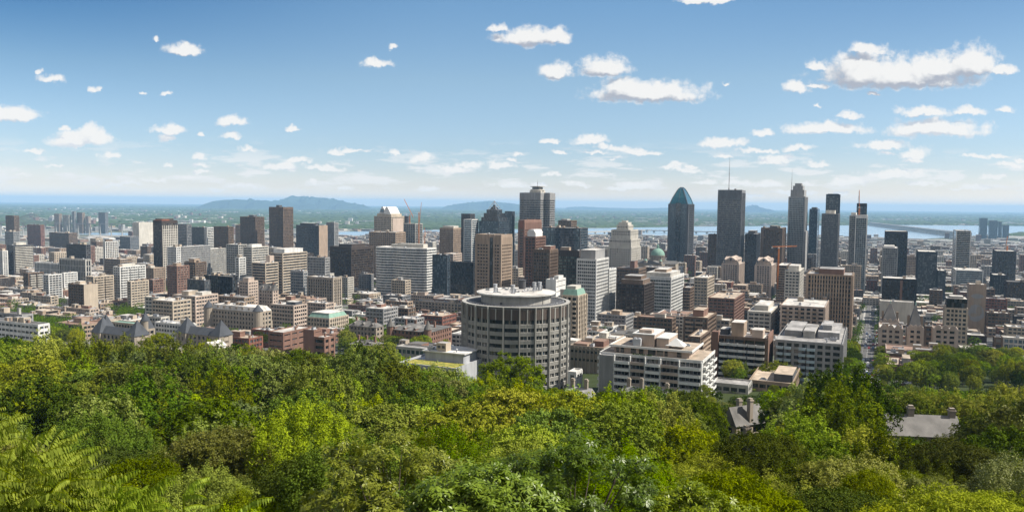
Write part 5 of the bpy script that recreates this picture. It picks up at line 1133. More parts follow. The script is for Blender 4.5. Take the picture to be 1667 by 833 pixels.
# modern campus building with planted roof in front of the round tower
def green_roof():
    cx, cy, w, dd, zt, Y = place(648, 742, 790, 602, Y=325, cap=30)
    z0 = zg(Y)-4; H = zt-z0; root = link(LB, None, None, (cx, cy, z0), GRZ); tag(root, 'low grey modern building with yellow-green planted roof beside the round tower', 'building')
    b = MB(); b.box(-w/2, w/2, -dd/2, dd/2, 0, H); b.box(-w/2, w/2, -dd/2, -dd/2+.5, H, H+.7); b.box(-w/2, -w/2+.5, -dd/2+.5, dd/2, H, H+.7); b.box(w/2-.5, w/2, -dd/2+.5, dd/2, H, H+.7); part('wall', b, 'metal', root)
    m, N, bb = mat_base('sedum', .95, .1); geo = N.add('ShaderNodeNewGeometry')
    N.l.new(N.mix(ramp(N, N.noise(geo.outputs['Position'], .5, 5, .7).outputs['Fac'], .4, .62), (.13, .15, .03), (.33, .27, .07)), bb.inputs['Base Color']); MAT['sedum'] = m
    b = MB(); b.box(-w/2+1.5, w/2-1.5, -dd/2+1.5, -dd/2+dd*.4, H, H+.35); part('planted_roof', b, 'sedum', root)
    b = MB(); b.box(-w/2+6, w/2-3, -dd/2+dd*.45, dd/2-1, H, H+4); b.box(-w/2+5, w/2-2, -dd/2+dd*.42, dd/2, H+4, H+4.5, 1); part('upper_block', b, ['metal', 'white'], root)
    n = int(w/5)
    for k in range(n): b = MB(); x = -w/2+3+k*5; b.box(x-1.6, x+1.6, -dd/2-.05, -dd/2+.3, H-3.2, H-.8); part('window', b, 'glass_blue', root)
    scatter_units(root, w*.7, dd*.3, H+5.1, 4, random.Random(2))
    HEROES.append((cx, cy, w, dd, zt, root, root['label']))
green_roof()
B('long pale flat canopy roof behind the planted roof building', 645, 700, 708, 568, LB, Y=430, W='concrete', G='glass_blue', fh=4, roof='roof_grey', units=0, cap=12)
B('white stone annex wing against the round tower foot', 925, 938, 946, 605, LB, Y=345, W='white', fh=3.6, roof='roof_pale', units=0, cap=14)
# ---- houses in the wood
def manor(label, x0, xc, x1, yt, Y, rh, W='stone', rf='roof_slate', chx=(), cap=14, rz=None):
    r = gable_house('manor_house', label, x0, xc, x1, yt, Y=Y, W=W, rf=rf, rh=rh, chim=0, cap=cap, dorm=False)
    root, w, d, H = r[:4]
    if rz is not None: root.rotation_euler.z = rz
    for cxx, hh in chx: b = MB(); b.box(cxx*w-.6, cxx*w+.6, -.55, .55, H, H+rh+hh); b.box(cxx*w-.75, cxx*w+.75, -.7, .7, H+rh+hh, H+rh+hh+.35); b.box(cxx*w-.5, cxx*w+.5, -.5, .5, H+rh+hh+.35, H+rh+hh+.8); part('chimney', b, 'stone', root)
manor('long manor with weathered slate roof and two stout chimneys deep in the wood', 1434, 1560, 1580, 716, 165, 3.6, chx=((-.12, 1.2), (.46, .9)), cap=8.5, rz=-.12)
manor('stone manor with pale curved gable and slim chimney among trees', 1192, 1222, 1238, 696, 205, 4.6, 'beige', chx=((-.45, .6), (.42, 1.6)), cap=10, rz=-1.1)
manor('small slate-roofed lodge low between the trees below the gabled manor', 1192, 1222, 1240, 748, 160, 3, 'stone', chx=((.1, 2),), cap=9, rz=.3)
manor('slate-roofed row house with pointed white dormer below the white terraces', 1010, 1080, 1092, 655, 270, 3.5, 'stone', 'roof_grey', chx=((-.4, 2), (-.1, 2.4), (.5, 1.6)), cap=10)
manor('grey-roofed house with one chimney below the round tower', 918, 955, 962, 650, 262, 3, 'stone', 'roof_grey', chx=((.3, 2.2), (-.3, 2)), cap=9)
manor('small white-gabled cottage poking through the treetops beside the lone round tree', 255, 272, 280, 574, 330, 2.5, 'stone', 'roof_slate', cap=8)
manor('little pale cottage roof between the college wings and the wood', 330, 346, 354, 566, 360, 2.5, 'white', 'roof_pale', cap=8)
# chimneys rising from hidden roofs are part of the houses above
# ---- bridges
def truss_bridge():
    Y = 3900; a = at(-20, 366, Y); c = at(80, 366, Y); root = link('steel_bridge', None, None, (at(44, 366, Y).x, Y, 0), .12)
    tag(root, 'long green-grey cantilever steel bridge with two arched truss peaks', 'bridge')
    s = Y/F; zd = at(44, 363, Y).z
    def X(px): return (px-44)*s
    prof = [(-30,2),(8,2),(20,5),(30,7),(38,11),(44,12.5),(50,15),(55,15.5),(60,12),(68,7),(76,3),(110,2),(225,2)]
    def hh(px): return float(np.interp(px, [p[0] for p in prof], [p[1] for p in prof]))*s
    b = MB(); xs = list(range(-30, 100, 4))
    for y in (-6, 6):
        for i, p in enumerate(xs[:-1]):
            q = xs[i+1]; b.tube((X(p), y, zd+hh(p)), (X(q), y, zd+hh(q)), .9, 0, 4); b.tube((X(p), y, zd), (X(p), y, zd+hh(p)), .5, 0, 4); b.tube((X(p), y, zd), (X(q), y, zd+hh(q)), .5, 0, 4)
    part('truss', b, 'midgrey', root)
    b = MB(); b.box(X(-40), X(240), -7, 7, zd-3, zd); part('deck', b, 'midgrey', root)
    for p in list(range(-30, 240, 17)): b = MB(); b.box(X(p)-1.6, X(p)+1.6, -5, 5, 6, zd-3); part('pier', b, 'concrete', root)
truss_bridge()
def long_bridge(label, pts, z, name, n, hgt, wid):
    P = [Vector((*gp(px, py, z), z)) for px, py in pts]
    a, c = P[0], P[-1]; mid = (a+c)/2; L = (c-a).length; ang = math.atan2(c.y-a.y, c.x-a.x)
    root = link(name, None, None, (mid.x, mid.y, 0), ang); tag(root, label, 'bridge')
    b = MB(); b.box(-L/2, L/2, -wid/2, wid/2, z-hgt, z); b.box(-L/2, L/2, -wid/2, -wid/2+.5, z, z+1.2); part('deck', b, 'concrete', root)
    pb = MB(); pb.box(-4, 4, -wid/2+2, wid/2-2, 6, z-hgt); pb.box(-5.5, 5.5, -wid/2, wid/2, z-hgt-4, z-hgt); me = pb.mesh('pier', 'concrete')
    for i in range(n): link('pier', me, root, (-L/2+(i+.5)*L/n, 0, 0))
long_bridge('low concrete causeway bridge on many piers across the wide river', [(1560,377.5),(1415,361.5)], 42, 'causeway_bridge', 34, 5, 26)
long_bridge('flat grey bridge of short spans glimpsed between the central towers', [(1330,381),(1040,374)], 24, 'low_bridge', 16, 5, 18)
long_bridge('narrow railway bridge crossing the river beside the stepped stone building', [(1060,374),(880,379)], 24, 'rail_bridge', 12, 6, 12)
# ------------------------------------------------------------------ streets and the ordinary blocks between the landmarks
def ab(x, y): return x*RX+y*RY, x*DX+y*DY
def xy(a, b): return a*RX+b*DX, a*RY+b*DY
YAV = solveY(1408, 612); pav = at(1408, 612, YAV); A_AV = ab(pav.x, pav.y)[0]
m, N, b = mat_base('asphalt', .9, .2); geo = N.add('ShaderNodeNewGeometry')
N.l.new(N.mix(N.noise(geo.outputs['Position'], .3, 5, .7).outputs['Fac'], (.055, .055, .055), (.12, .115, .11)), b.inputs['Base Color']); MAT['asphalt'] = m
m, N, b = mat_base('sidewalk', .9, .2); geo = N.add('ShaderNodeNewGeometry')
N.l.new(N.mix(N.noise(geo.outputs['Position'], .5, 5, .7).outputs['Fac'], (.24, .23, .21), (.38, .365, .34)), b.inputs['Base Color']); MAT['sidewalk'] = m
wallmat('paint', (.75, .75, .73), .05, .7, .1)
BS = 150.; AS = 92.
def strip(name, a0, a1, b0, b1, dz, matn, kind='structure'):
    n = max(1, int((b1-b0)/12)); vs = []; fs = []
    for i in range(n+1):
        b_ = b0+(b1-b0)*i/n
        for a_ in (a0, a1): x, y = xy(a_, b_); vs.append((x, y, zg(y)+dz))
    for i in range(n): k = 2*i; fs.append((k, k+1, k+3, k+2))
    me = bpy.data.meshes.new(name); me.from_pydata(vs, [], fs); me.materials.append(MAT[matn]); me.update()
    return tag(link(name, me), None, None, None, kind)
avenue_b0, avenue_b1 = 330, 1200
strip('sidewalk', A_AV-7.6, A_AV+7.6, avenue_b0, avenue_b1, .42, 'sidewalk')
strip('avenue', A_AV-5.3, A_AV+5.3, avenue_b0, avenue_b1, .46, 'asphalt')
PM = []
for k in range(86):
    b0 = avenue_b0+k*10
    PM.append((A_AV-.1, A_AV+.1, b0, b0+5)); 
for a_ in (-3.2, 3.2):
    for k in range(61): PM.append((A_AV+a_-.07, A_AV+a_+.07, avenue_b0+k*14, avenue_b0+k*14+5))
vs = []; fs = []
for a0, a1, b0, b1 in PM:
    o = len(vs)
    for (a_, b_) in ((a0, b0), (a1, b0), (a1, b1), (a0, b1)): x, y = xy(a_, b_); vs.append((x, y, zg(y)+.475))
    fs.append((o, o+1, o+2, o+3))
me = bpy.data.meshes.new('road_markings'); me.from_pydata(vs, [], fs); me.materials.append(MAT['paint']); me.update(); tag(link('road_markings', me), None, None, None, 'structure')
for i in range(-24, 12):
    if i: strip('street', A_AV+i*AS-6, A_AV+i*AS+6, 470+abs(i)*6 if i > -6 else 470, 3600, .30, 'asphalt')
def cross(b_):
    n = 200; a0, a1 = -2400, 1500; vs = []; fs = []
    for i in range(n+1):
        a_ = a0+(a1-a0)*i/n
        for bb in (b_-6, b_+6): x, y = xy(a_, bb); vs.append((x, y, zg(y)+.36))
    for i in range(n):
        k = 2*i
        if vs[k][1] < 455: continue
        fs.append((k, k+2, k+3, k+1))
    me = bpy.data.meshes.new('street'); me.from_pydata(vs, [], fs); me.materials.append(MAT['asphalt']); me.update(); tag(link('street', me), None, None, None, 'structure')
for j in range(0, 22): cross(700+j*BS)

HP = []
for (hx, hy, w_, d_, zt, root, lab) in HEROES:
    a_, b_ = ab(hx, hy); p0 = []; 
    for sa in (-1, 1):
        for sb in (-1, 1): x, y = xy(a_+sa*w_/2, b_+sb*d_/2); p0.append(proj(x, y, zt)[0])
    pb = proj(hx, hy, zg(hy))[1]; pt = proj(hx, hy, zt)[1]
    HP.append(dict(a=a_, b=b_, w=w_, d=d_, x0=min(p0), x1=max(p0), yt=pt, yb=pb, Y=hy, lab=lab, zt=zt))
def clash(a_, b_, w_, d_, mrg=3):
    return any(abs(a_-h['a']) < (w_+h['w'])/2+mrg and abs(b_-h['b']) < (d_+h['d'])/2+mrg for h in HP)
def tops_ok(a_, b_, w_, d_, H):
    x, y = xy(a_, b_); zt = zg(y)+H
    px0 = proj(*xy(a_-w_/2, b_), zt)[0]; px1 = proj(*xy(a_+w_/2, b_), zt)[0]; py = proj(x, y, zt)[1]
    for h in HP:
        if h['Y'] > y and px1 > h['x0'] and px0 < h['x1']:
            if py < h['yt']+.58*(h['yb']-h['yt']): return False
    return True
# open green places and the forest edge, in picture columns
FX = [-200, 0, 250, 400, 450, 560, 650, 750, 930, 1200, 1400, 1667, 1900]; FY = [430, 430, 440, 430, 420, 395, 330, 300, 305, 305, 350, 350, 350]
def forest_edge(px): return float(np.interp(px, FX, FY))
PARKS = [(560, 690, 500, 640), (545, 600, 640, 760), (40, 130, 520, 760), (1095, 1150, 1080, 1260), (1530, 1660, 430, 520), (1225, 1300, 400, 440), (575, 650, 400, 470), (178, 232, 780, 900), (1376,1396,380,560), (0,50,760,860), (1500,1690,338,428), (1440,1505,338,372), (1165,1218,342,372)]
def in_park(px, Y): return any(a < px < b_ and c < Y < d for a, b_, c, d in PARKS)
fr = random.Random(21)
LOTS = []
for i in range(-26, 12):
    for j in range(-1, 24):
        a_lo = A_AV+i*AS+(8 if i else 10); a_hi = A_AV+(i+1)*AS-(8 if i+1 else 10); b_lo = 700+(j-1)*BS+8; b_hi = b_lo+BS-16
        for col in range(2):
            ca = a_lo+(a_hi-a_lo)*(col+.5)/2; b_ = b_lo
            while b_ < b_hi-8:
                L = fr.uniform(9, 26); L = min(L, b_hi-b_)
                W_ = fr.uniform(18, 36); cb = b_+L/2; aa = ca+(-1 if col == 0 else 1)*(36-W_)/2
                b_ += L+fr.choice([.6, .6, .6, 4, 9])
                x, y = xy(aa, cb)
                if y < 300: continue
                px, py = proj(x, y, zg(y)+8)
                if not -30 < px < 1697 or y < forest_edge(px)+22 or in_park(px, y): continue
                LOTS.append((aa, cb, W_, L-.2, x, y, px))
for k in range(60):
    b_ = 1215+k*28; x, y = xy(A_AV, b_)
    if fr.random() < .8: LOTS.append((A_AV+fr.uniform(-3, 3), b_, 20, fr.uniform(14, 24), x, y, proj(x, y, zg(y))[0]))
WCOL = ['beige', 'brown', 'brick', 'pale', 'tan', 'pink', 'stone', 'grey', 'redbrown', 'white', 'midgrey', 'darkbrown']
CN = dict(beige='beige', brown='brown', brick='red-brown brick', pale='pale concrete', tan='tan', pink='pinkish stone', stone='grey-brown stone', grey='grey', redbrown='red brick', white='white', midgrey='mid-grey', darkbrown='dark brown')
RCOL = ['roof_pale', 'roof_grey', 'roof_tan', 'roof_brick', 'roof_pale', 'roof_tan', 'roof_dark']
RN = dict(roof_pale='pale flat roof', roof_grey='grey flat roof', roof_tan='tan gravel roof', roof_brick='rusty flat roof', roof_dark='dark flat roof')
FILL = []; TREESPOT = []
for (aa, cb, W_, L, x, y, px) in LOTS:
    if clash(aa, cb, W_, L):
        if fr.random() < .25 and not clash(aa, cb, 5, 5, 1): TREESPOT.append((x, y))
        continue
    q = fr.random()
    if q < (.19 if y < 1300 else .06): TREESPOT += [(x+fr.uniform(-9, 9), y+fr.uniform(-6, 6)) for _ in range(3)]; continue
    H = fr.choice([8, 9, 10, 11, 12, 13])
    t = fr.random(); core = math.exp(-((px-900)/520)**2)
    if y > 620 and t < .16+.22*core: H = fr.uniform(16, 30)
    if y > 950 and t < .05+.13*core: H = fr.uniform(30, 55)
    if y > 2300: H = fr.choice([7, 8, 9, 10, 12, 14, 20]); 
    while H > 6 and not tops_ok(aa, cb, W_, L, H): H *= .75
    if H <= 6: continue
    if H > 25: W_ *= .75
    wm = fr.choices(WCOL, [4.5, 6, 5, 2.5, 5.5, 2.5, 4, 3, 2, 1.6, 1.5, 2.2])[0]; rc = fr.choice(RCOL)
    FILL.append(dict(a=aa, b=cb, w=W_, d=L, H=H, x=x, y=y, px=px, wm=wm, rc=rc, s=W_*(H+L*.25)/(y*y)))
FILL.sort(key=lambda f: -f['s'])
ORD = ['', 'second ', 'third ', 'fourth ', 'fifth ', 'sixth ', 'seventh ', 'eighth ', 'ninth ', 'tenth ', 'eleventh ', 'twelfth ']
SHORT = {}
for h in HP:
    t = h['lab'].split(' '); stop = {'with', 'beside', 'behind', 'in', 'under', 'below', 'near', 'beyond', 'standing', 'rising', 'before', 'carrying', 'crowned', 'joined', 'adjoining', 'at', 'between', 'among', 'seen', 'of', 'topped', 'stepping', 'wrapped', 'ringed', 'over', 'poking', 'partly', 'hidden', 'peeking', 'leaning', 'on', 'deep', 'low', 'highest', 'from', 'and', 'set'}
    k = []
    for i, w0 in enumerate(t):
        if w0 in stop and i >= 2: break
        k.append(w0)
    SHORT[h['lab']] = ' '.join(k)
LM = [h for h in HP if h['x1']-h['x0'] > 14 and len(SHORT[h['lab']].split()) <= 6]
USED = {}
def where(px, Y):
    """the landmark in the same column of the view, and whether this stands before or behind it"""
    best = min(LM, key=lambda h: abs((h['x0']+h['x1'])/2-px)/14+abs(math.log(h['Y']/Y))*4+(0 if h['x0'] < px < h['x1'] else 1.5))
    rel = 'in front of' if Y < best['Y']-best['d']*.4 else ('behind' if Y > best['Y']+best['d']*.4 else 'beside')
    if not best['x0']-3 < px < best['x1']+3 and rel != 'beside': rel = 'before and beside' if rel == 'in front of' else 'beyond and beside'
    n = ' '.join(SHORT[best['lab']].split()[-4:])
    for w0 in ('first ', 'second ', 'third ', 'fourth '): n = n.replace(w0, '')
    return rel+' '+n
def uniq(base, tail):
    k = (base, tail); n = USED.get(k, 0); USED[k] = n+1
    return (ORD[min(n, 11)]+base+' '+tail) if n else base+' '+tail
NBIG = 290
for n_, f in enumerate(FILL[:NBIG]):
    tall = 'low' if f['H'] < 14 else ('mid-rise' if f['H'] < 30 else 'tall')
    fr2 = random.Random(n_*7+1)
    stripe = fr2.choice(['', '', ' banded', ' narrow-windowed'])
    lab = uniq(f"{tall}{stripe} {CN[f['wm']]} block with {RN[f['rc']]}", where(f['px'], f['y']))
    kw = dict(ps=0, sp=.5) if stripe == ' banded' else (dict(ps=fr2.uniform(2.2, 3), pw=1.3, sp=.45) if stripe else dict(ps=fr2.uniform(2.8, 4.2), pw=fr2.uniform(.7, 1.9), sp=fr2.uniform(.4, .55)))
    z = zg(f['y'])
    phs = []
    if fr2.random() < .65 and f['w'] > 12: u0 = fr2.uniform(.1, .5); v0 = fr2.uniform(.1, .5); phs.append((u0, u0+.3, v0, v0+.35, fr2.uniform(2, 4), fr2.choice([f['wm'], 'pale', 'tan', 'grey', 'brick'])))
    building('city_block', lab, 'building', 0, 0, 0, 0, W=f['wm'], G=fr2.choice(['glass', 'glass', 'glass_dark', 'glass_grey']), fh=fr2.uniform(2.9, 3.5), topb=1.3, roof=f['rc'],
             geo=(f['x'], f['y'], f['w'], f['d'], z+f['H'], f['y']), units=fr2.choice([4, 5, 6, 7]) if f['y'] < 1000 else 1, far=f['y'] > 1000, cw=1, ph=phs, group='ordinary city blocks', hero=False, pd=.12)
rest = MB(); MATS_R = ['beige', 'brown', 'brick', 'pale', 'tan', 'grey', 'white', 'redbrown', 'glass_dark', 'roof_pale', 'roof_grey', 'roof_tan', 'metal', 'midgrey']
rr = random.Random(4)
for f in FILL[NBIG:]:
    a0 = -f['w']/2; b0 = -f['d']/2; z = zg(f['y']); H = f['H']; mi = MATS_R.index(f['wm']) if f['wm'] in MATS_R else rr.choice([0, 1, 3, 4]); ri = rr.choice([9, 9, 10, 11])
    o = len(rest.v)
    rest.box(a0+.3, -a0-.3, b0+.3, -b0-.3, -2, H-.5, 8)
    nf = max(1, int(H/3.3))
    for k in range(nf+1):
        zz = H*k/(nf+1) if k else -2
        rest.box(a0, -a0, b0, -b0, zz, (H*k/(nf+1)+1.5), mi)
    rest.box(a0, -a0, b0, -b0, H-1.2, H, mi, top=ri)
    n = max(2, int(f['w']/4))
    for k in range(n+1): x = a0+k*f['w']/n; rest.box(x-.7, x+.7, b0-.1, b0+.5, 0, H-.1, mi)
    n = max(2, int(f['d']/4))
    for k in range(n+1): y = b0+k*f['d']/n; rest.box(-a0-.5, -a0+.1, y-.7, y+.7, 0, H-.1, mi)
    for k in range(rr.choice([1, 2, 3])):
        x, y = rr.uniform(a0+3, -a0-3), rr.uniform(b0*.6, -b0*.6); s = rr.uniform(.8, 2.4); rest.box(x-s, x+s, y-s*.7, y+s*.7, H, H+rr.uniform(.8, 3), rr.choice([12, mi, 3, 13]))
    for i in range(o, len(rest.v)):
        vx, vy, vz = rest.v[i]; rest.v[i] = (f['x']+vx*RX+vy*DX, f['y']+vx*RY+vy*DY, z+vz)
# riverside sheds and yards between the last streets and the water
for k in range(900):
    Y = 3300*(1.62)**rr.random(); x = (rr.random()*2-1)*Y*.68
    if not onland(x, Y): continue
    w_, d_, H = rr.uniform(20, 110), rr.uniform(15, 45), rr.uniform(5, 13)
    if rr.random() < .1: w_, d_, H = 25, 25, rr.uniform(18, 40)
    if not all(onland(x+dx*RX, Y+dx*RY) for dx in (-w_/2, w_/2)): continue
    if any(abs(x-h['lab'].__len__()*0-xy(h['a'], h['b'])[0]) < h['w']+w_ and abs(Y-h['Y']) < 120 for h in HP if h['Y'] > 3000): continue
    a0, b0 = -w_/2, -d_/2; z = zg(Y); o = len(rest.v); rest.box(a0, -a0, b0, -b0, -1, H, rr.choice([0, 1, 3, 4, 5, 6, 2]), top=rr.choice([9, 9, 10, 6, 11]))
    if H > 12:
        for q in range(int(H/4)): rest.box(a0-.2, -a0+.2, b0-.2, -b0+.2, q*4+1.5, q*4+3, 8)
    for i in range(o, len(rest.v)):
        vx, vy, vz = rest.v[i]; rest.v[i] = (x+vx*RX+vy*DX, Y+vx*RY+vy*DY, z+vz)
tag(part('distant_city_blocks', rest, MATS_R, None), 'crowd of small distant roofs and blocks filling the town towards the river', 'buildings', None, 'stuff')
# ------------------------------------------------------------------ cars
CARC = {'white': (.75, .75, .74), 'silver': (.45, .46, .48), 'black': (.02, .02, .022), 'red': (.35, .02, .02), 'blue': (.04, .09, .22), 'grey': (.15, .15, .16)}
for k, c in CARC.items():
    mm, N, b = mat_base('car_'+k, .3, .5, .1); b.inputs['Base Color'].default_value = (*c, 1); MAT['car_'+k] = mm
CME = {}
for k in CARC:
    b = MB(); b.extrx([(-2.2, .35), (2.2, .35), (2.25, .8), (1.3, .95), (-2.1, 1.0), (-2.25, .7)], -.88, .88); bm_ = b.mesh('body', 'car_'+k)
    b = MB(); b.pyr(-.84, .84, -1.7, 1.0, .95, 1.45, 0, .72); gl_ = b.mesh('cabin', 'glass_dark')
    b = MB(); b.box(-.6, .6, -1.3, .55, 1.43, 1.49); rf_ = b.mesh('roof', 'car_'+k)
    b = MB(); b.extrx([(.33*math.cos(t*math.pi/4), .33*math.sin(t*math.pi/4)+.33) for t in range(8)], -.12, .12); wh_ = b.mesh('wheel', 'black')
    CME[k] = (bm_, gl_, rf_, wh_)
def car(a_, b_, col, lab, rot=0):
    x, y = xy(a_, b_); root = link('parked_car' if 'parked' in lab else 'car', None, None, (x, y, zg(y)+.47), GRZ+rot); tag(root, lab, 'car', 'cars on the avenue')
    bm_, gl_, rf_, wh_ = CME[col]; link('body', bm_, root); link('cabin', gl_, root); link('roof', rf_, root)
    for sx in (-.8, .8):
        for sy in (-1.35, 1.4): link('wheel', wh_, root, (sx, sy, 0))
cr = random.Random(12)
for k in range(34):
    for a_, lab in ((-4.2, 'parked'), (4.2, 'parked'), (-1.5, 'driving'), (1.5, 'driving')):
        if cr.random() < (.85 if lab == 'parked' else .4):
            col = cr.choice(['white', 'silver', 'black', 'red', 'blue', 'grey', 'white', 'grey', 'black'])
            side = 'west' if a_ > 0 else 'east'
            bb = 425+k*(7.2 if k < 20 else 11)+cr.uniform(-.5, .5)+max(0, k-20)*8
            if k*4 < 125: car(a_, bb, col, uniq(f'small {col} car {lab} along the {"kerb" if lab == "parked" else "lane"} of the avenue', f'on the {"mural" if a_ > 0 else "pinstripe tower"} side'), 0 if a_ < 0 else math.pi)
# ------------------------------------------------------------------ trees
def leafmat(name, dark, light, tr=.35, rough=.55, spec=.25, nz=1.2):
    m = bpy.data.materials.new(name); m.use_nodes = True; N = NT(m.node_tree); b = m.node_tree.nodes['Principled BSDF']
    geo = N.add('ShaderNodeNewGeometry'); oi = N.add('ShaderNodeObjectInfo')
    q = N.v('FLOOR', N.v('MULTIPLY', geo.outputs['Position'], (nz*2.1, nz*2.1, nz*2.1)))
    wnn = N.add('ShaderNodeTexWhiteNoise', _noise_dimensions='3D'); N.l.new(q, wnn.inputs['Vector'])
    big = N.noise(geo.outputs['Position'], .11, 3, .5)
    f = N.m('ADD', N.m('MULTIPLY', wnn.outputs['Value'], .55), N.m('MULTIPLY', big.outputs['Fac'], .45))
    c = N.mix(f, dark, light)
    hs = N.add('ShaderNodeHueSaturation'); N.l.new(c, hs.inputs['Color'])
    N.l.new(N.m('ADD', .472, N.m('MULTIPLY', oi.outputs['Random'], .056)), hs.inputs['Hue'])
    r2 = N.m('FRACT', N.m('MULTIPLY', oi.outputs['Random'], 17.3))
    N.l.new(N.m('ADD', .52, N.m('MULTIPLY', r2, .74)), hs.inputs['Value']); N.l.new(N.m('ADD', .86, N.m('MULTIPLY', N.m('FRACT', N.m('MULTIPLY', oi.outputs['Random'], 7.9)), .2)), hs.inputs['Saturation'])
    N.l.new(hs.outputs[0], b.inputs['Base Color']); b.inputs['Roughness'].default_value = rough; b.inputs['Specular IOR Level'].default_value = spec
    t = N.add('ShaderNodeBsdfTranslucent'); tcol = N.mix(1.0, hs.outputs[0], (1.15, 1.35, .45), 'MULTIPLY'); N.l.new(tcol, t.inputs[0])
    mx = N.add('ShaderNodeMixShader'); mx.inputs[0].default_value = tr
    out = m.node_tree.nodes['Material Output']; N.l.new(b.outputs[0], mx.inputs[1]); N.l.new(t.outputs[0], mx.inputs[2]); N.l.new(mx.outputs[0], out.inputs[0])
    MAT[name] = m
leafmat('leaf', (.088, .128, .005), (.245, .30, .007), .17, .6, .0)
leafmat('leaf_dark', (.040, .066, .004), (.120, .155, .006), .14, .6, .0)
leafmat('leaf_yellow', (.13, .17, .006), (.31, .335, .009), .2, .6, .0)
leafmat('leaf_dull', (.09, .115, .014), (.23, .25, .045), .15, .5, .12)
leafmat('leaf_near', (.085, .125, .008), (.24, .28, .018), .2, .4, .3, 5)
leafmat('leaf_sumac', (.09, .155, .005), (.24, .31, .010), .3, .5, .0, 5)
leafmat('leaf_rust', (.085, .045, .030), (.15, .085, .05))
wallmat('bark', (.10, .08, .06), .3, .9, .5)
def rand_dirs(r, n):
    v = r.normal(size=(n, 3)); return v/np.linalg.norm(v, axis=1)[:, None]
def leaf_quads(P, Nn, size, aspect, r, droop=0.):
    n = len(P); t = rand_dirs(r, n); t[:, 2] -= droop; a = np.cross(Nn, t); a /= np.linalg.norm(a, axis=1)[:, None]+1e-9; b_ = np.cross(Nn, a); b_ /= np.linalg.norm(b_, axis=1)[:, None]+1e-9
    L = (size*(.7+.6*r.random(n)))[:, None]; w_ = L*aspect
    # kite: base, right, tip, left, slightly folded along the midrib
    fold = Nn*w_*.35
    V = np.stack([P-b_*L*.5, P+a*w_*.5-b_*L*.05+fold*.0, P+b_*L*.5-fold*.5, P-a*w_*.5-b_*L*.05], 1)
    return V.reshape(-1, 3)
def quads_mesh(name, V, matn, extra=None):
    n = len(V)//4; me = bpy.data.meshes.new(name); me.vertices.add(len(V)); me.vertices.foreach_set('co', V.astype(np.float32).ravel())
    me.loops.add(n*4); me.loops.foreach_set('vertex_index', np.arange(n*4, dtype=np.int32))
    me.polygons.add(n); me.polygons.foreach_set('loop_start', np.arange(0, n*4, 4, dtype=np.int32)); me.polygons.foreach_set('loop_total', np.full(n, 4, np.int32))
    me.materials.append(MAT[matn]); me.update(calc_edges=True); return me
def crown_pts(R, Hc, r, nclump, nleaf, style, crad=.24, tuft=16, trad=.34):
    """lobed crown: big limbs' clumps, each a small dome of leaves"""
    k = np.arange(nclump)+.5; ph = np.arccos(1-1.55*k/nclump); th = math.pi*(1+5**.5)*k+r.random()*6
    d = np.stack([np.cos(th)*np.sin(ph), np.sin(th)*np.sin(ph), np.cos(ph)], 1); d += r.normal(size=d.shape)*.12; d /= np.linalg.norm(d, axis=1)[:, None]
    lob = rand_dirs(r, 7); lob[:, 2] = np.abs(lob[:, 2])*.7
    w_ = np.max(d@lob.T, axis=1)
    rad = .62+.30*np.clip(w_, 0, 1)**2+r.normal(size=nclump)*.05
    if style == 'tall': rad *= 1+.25*np.clip(d[:, 2], 0, 1)
    Cn = d*rad[:, None]*np.array([R, R, Hc/2])
    cr_ = R*crad*(.7+.6*r.random(nclump))
    inner = nclump//3; Ci = rand_dirs(r, inner)*(.55*r.random((inner, 1)))*np.array([R, R, Hc/2]); 
    C_ = np.vstack([Cn, Ci]); cr2 = np.concatenate([cr_, np.full(inner, R*.3)]); dd_ = np.vstack([d, d[:inner]])
    nt = max(60, nleaf//tuft); ti = r.integers(0, nt, nleaf); idt = r.integers(0, len(C_), nt); ut = rand_dirs(r, nt); ut = ut+dd_[idt]*.55+np.array([0, 0, .25]); ut /= np.linalg.norm(ut, axis=1)[:, None]
    st_ = r.random(nt)**.4*(1+.28*(r.random(nt) < .18)); idx = idt[ti]; u_ = ut[ti]
    if style == 'tall': sc = np.array([.75, .75, 1.5])
    elif style == 'layer': sc = np.array([1.25, 1.25, .6])
    else: sc = np.array([1, 1, .85])
    P = C_[idx]+u_*(cr2[idx]*st_[ti])[:, None]*sc+rand_dirs(r, nleaf)*(trad*r.random(nleaf)**.5)[:, None]*np.array([1, 1, .75 if style != 'tall' else 1.5])
    Nn = u_*.9+rand_dirs(r, nleaf)*.85+np.array([0, 0, .35]); Nn /= np.linalg.norm(Nn, axis=1)[:, None]
    return P, Nn, C_
def trunk_mesh(hgt, R, Hc, r, name='trunk'):
    b = MB(); rt = .03*hgt
    b.tube((0, 0, -1.5), (0, 0, hgt*.45), rt, 0, 8, rt*.75); b.tube((0, 0, hgt*.45), (r.normal()*.3, r.normal()*.3, hgt*.85), rt*.75, 0, 7, rt*.2)
    for k in range(7):
        a = k*2.4+r.random(); z = hgt*(.3+.07*k); L = R*.7; b.tube((0, 0, z), (L*math.cos(a), L*math.sin(a), z+L*.7), rt*.4, 0, 5, rt*.1)
    return b.mesh(name, 'bark')
VAR = {}
def variants(key, nv, R, Hc, nclump, nleaf, size, aspect, style, seed, crad=.24, hz=None):
    out = []
    for i in range(nv):
        r = np.random.default_rng(seed+i); st = style[i % len(style)]
        P, Nn, _ = crown_pts(R, Hc, r, nclump, nleaf, st, crad)
        V = leaf_quads(P, Nn, size, aspect, r)
        hz_ = Hc*.95; V[:, 2] += hz_
        out.append((V, trunk_mesh(hz_, R, Hc, r), hz_+Hc/2))
    VAR[key] = out; return out
variants('near', 5, 5.2, 9.5, 60, 60000, .19, .55, ['round', 'tall', 'layer'], 10, .25)
variants('mid', 6, 5.5, 10, 48, 22000, .30, .6, ['round', 'tall', 'layer', 'round'], 30, .26)
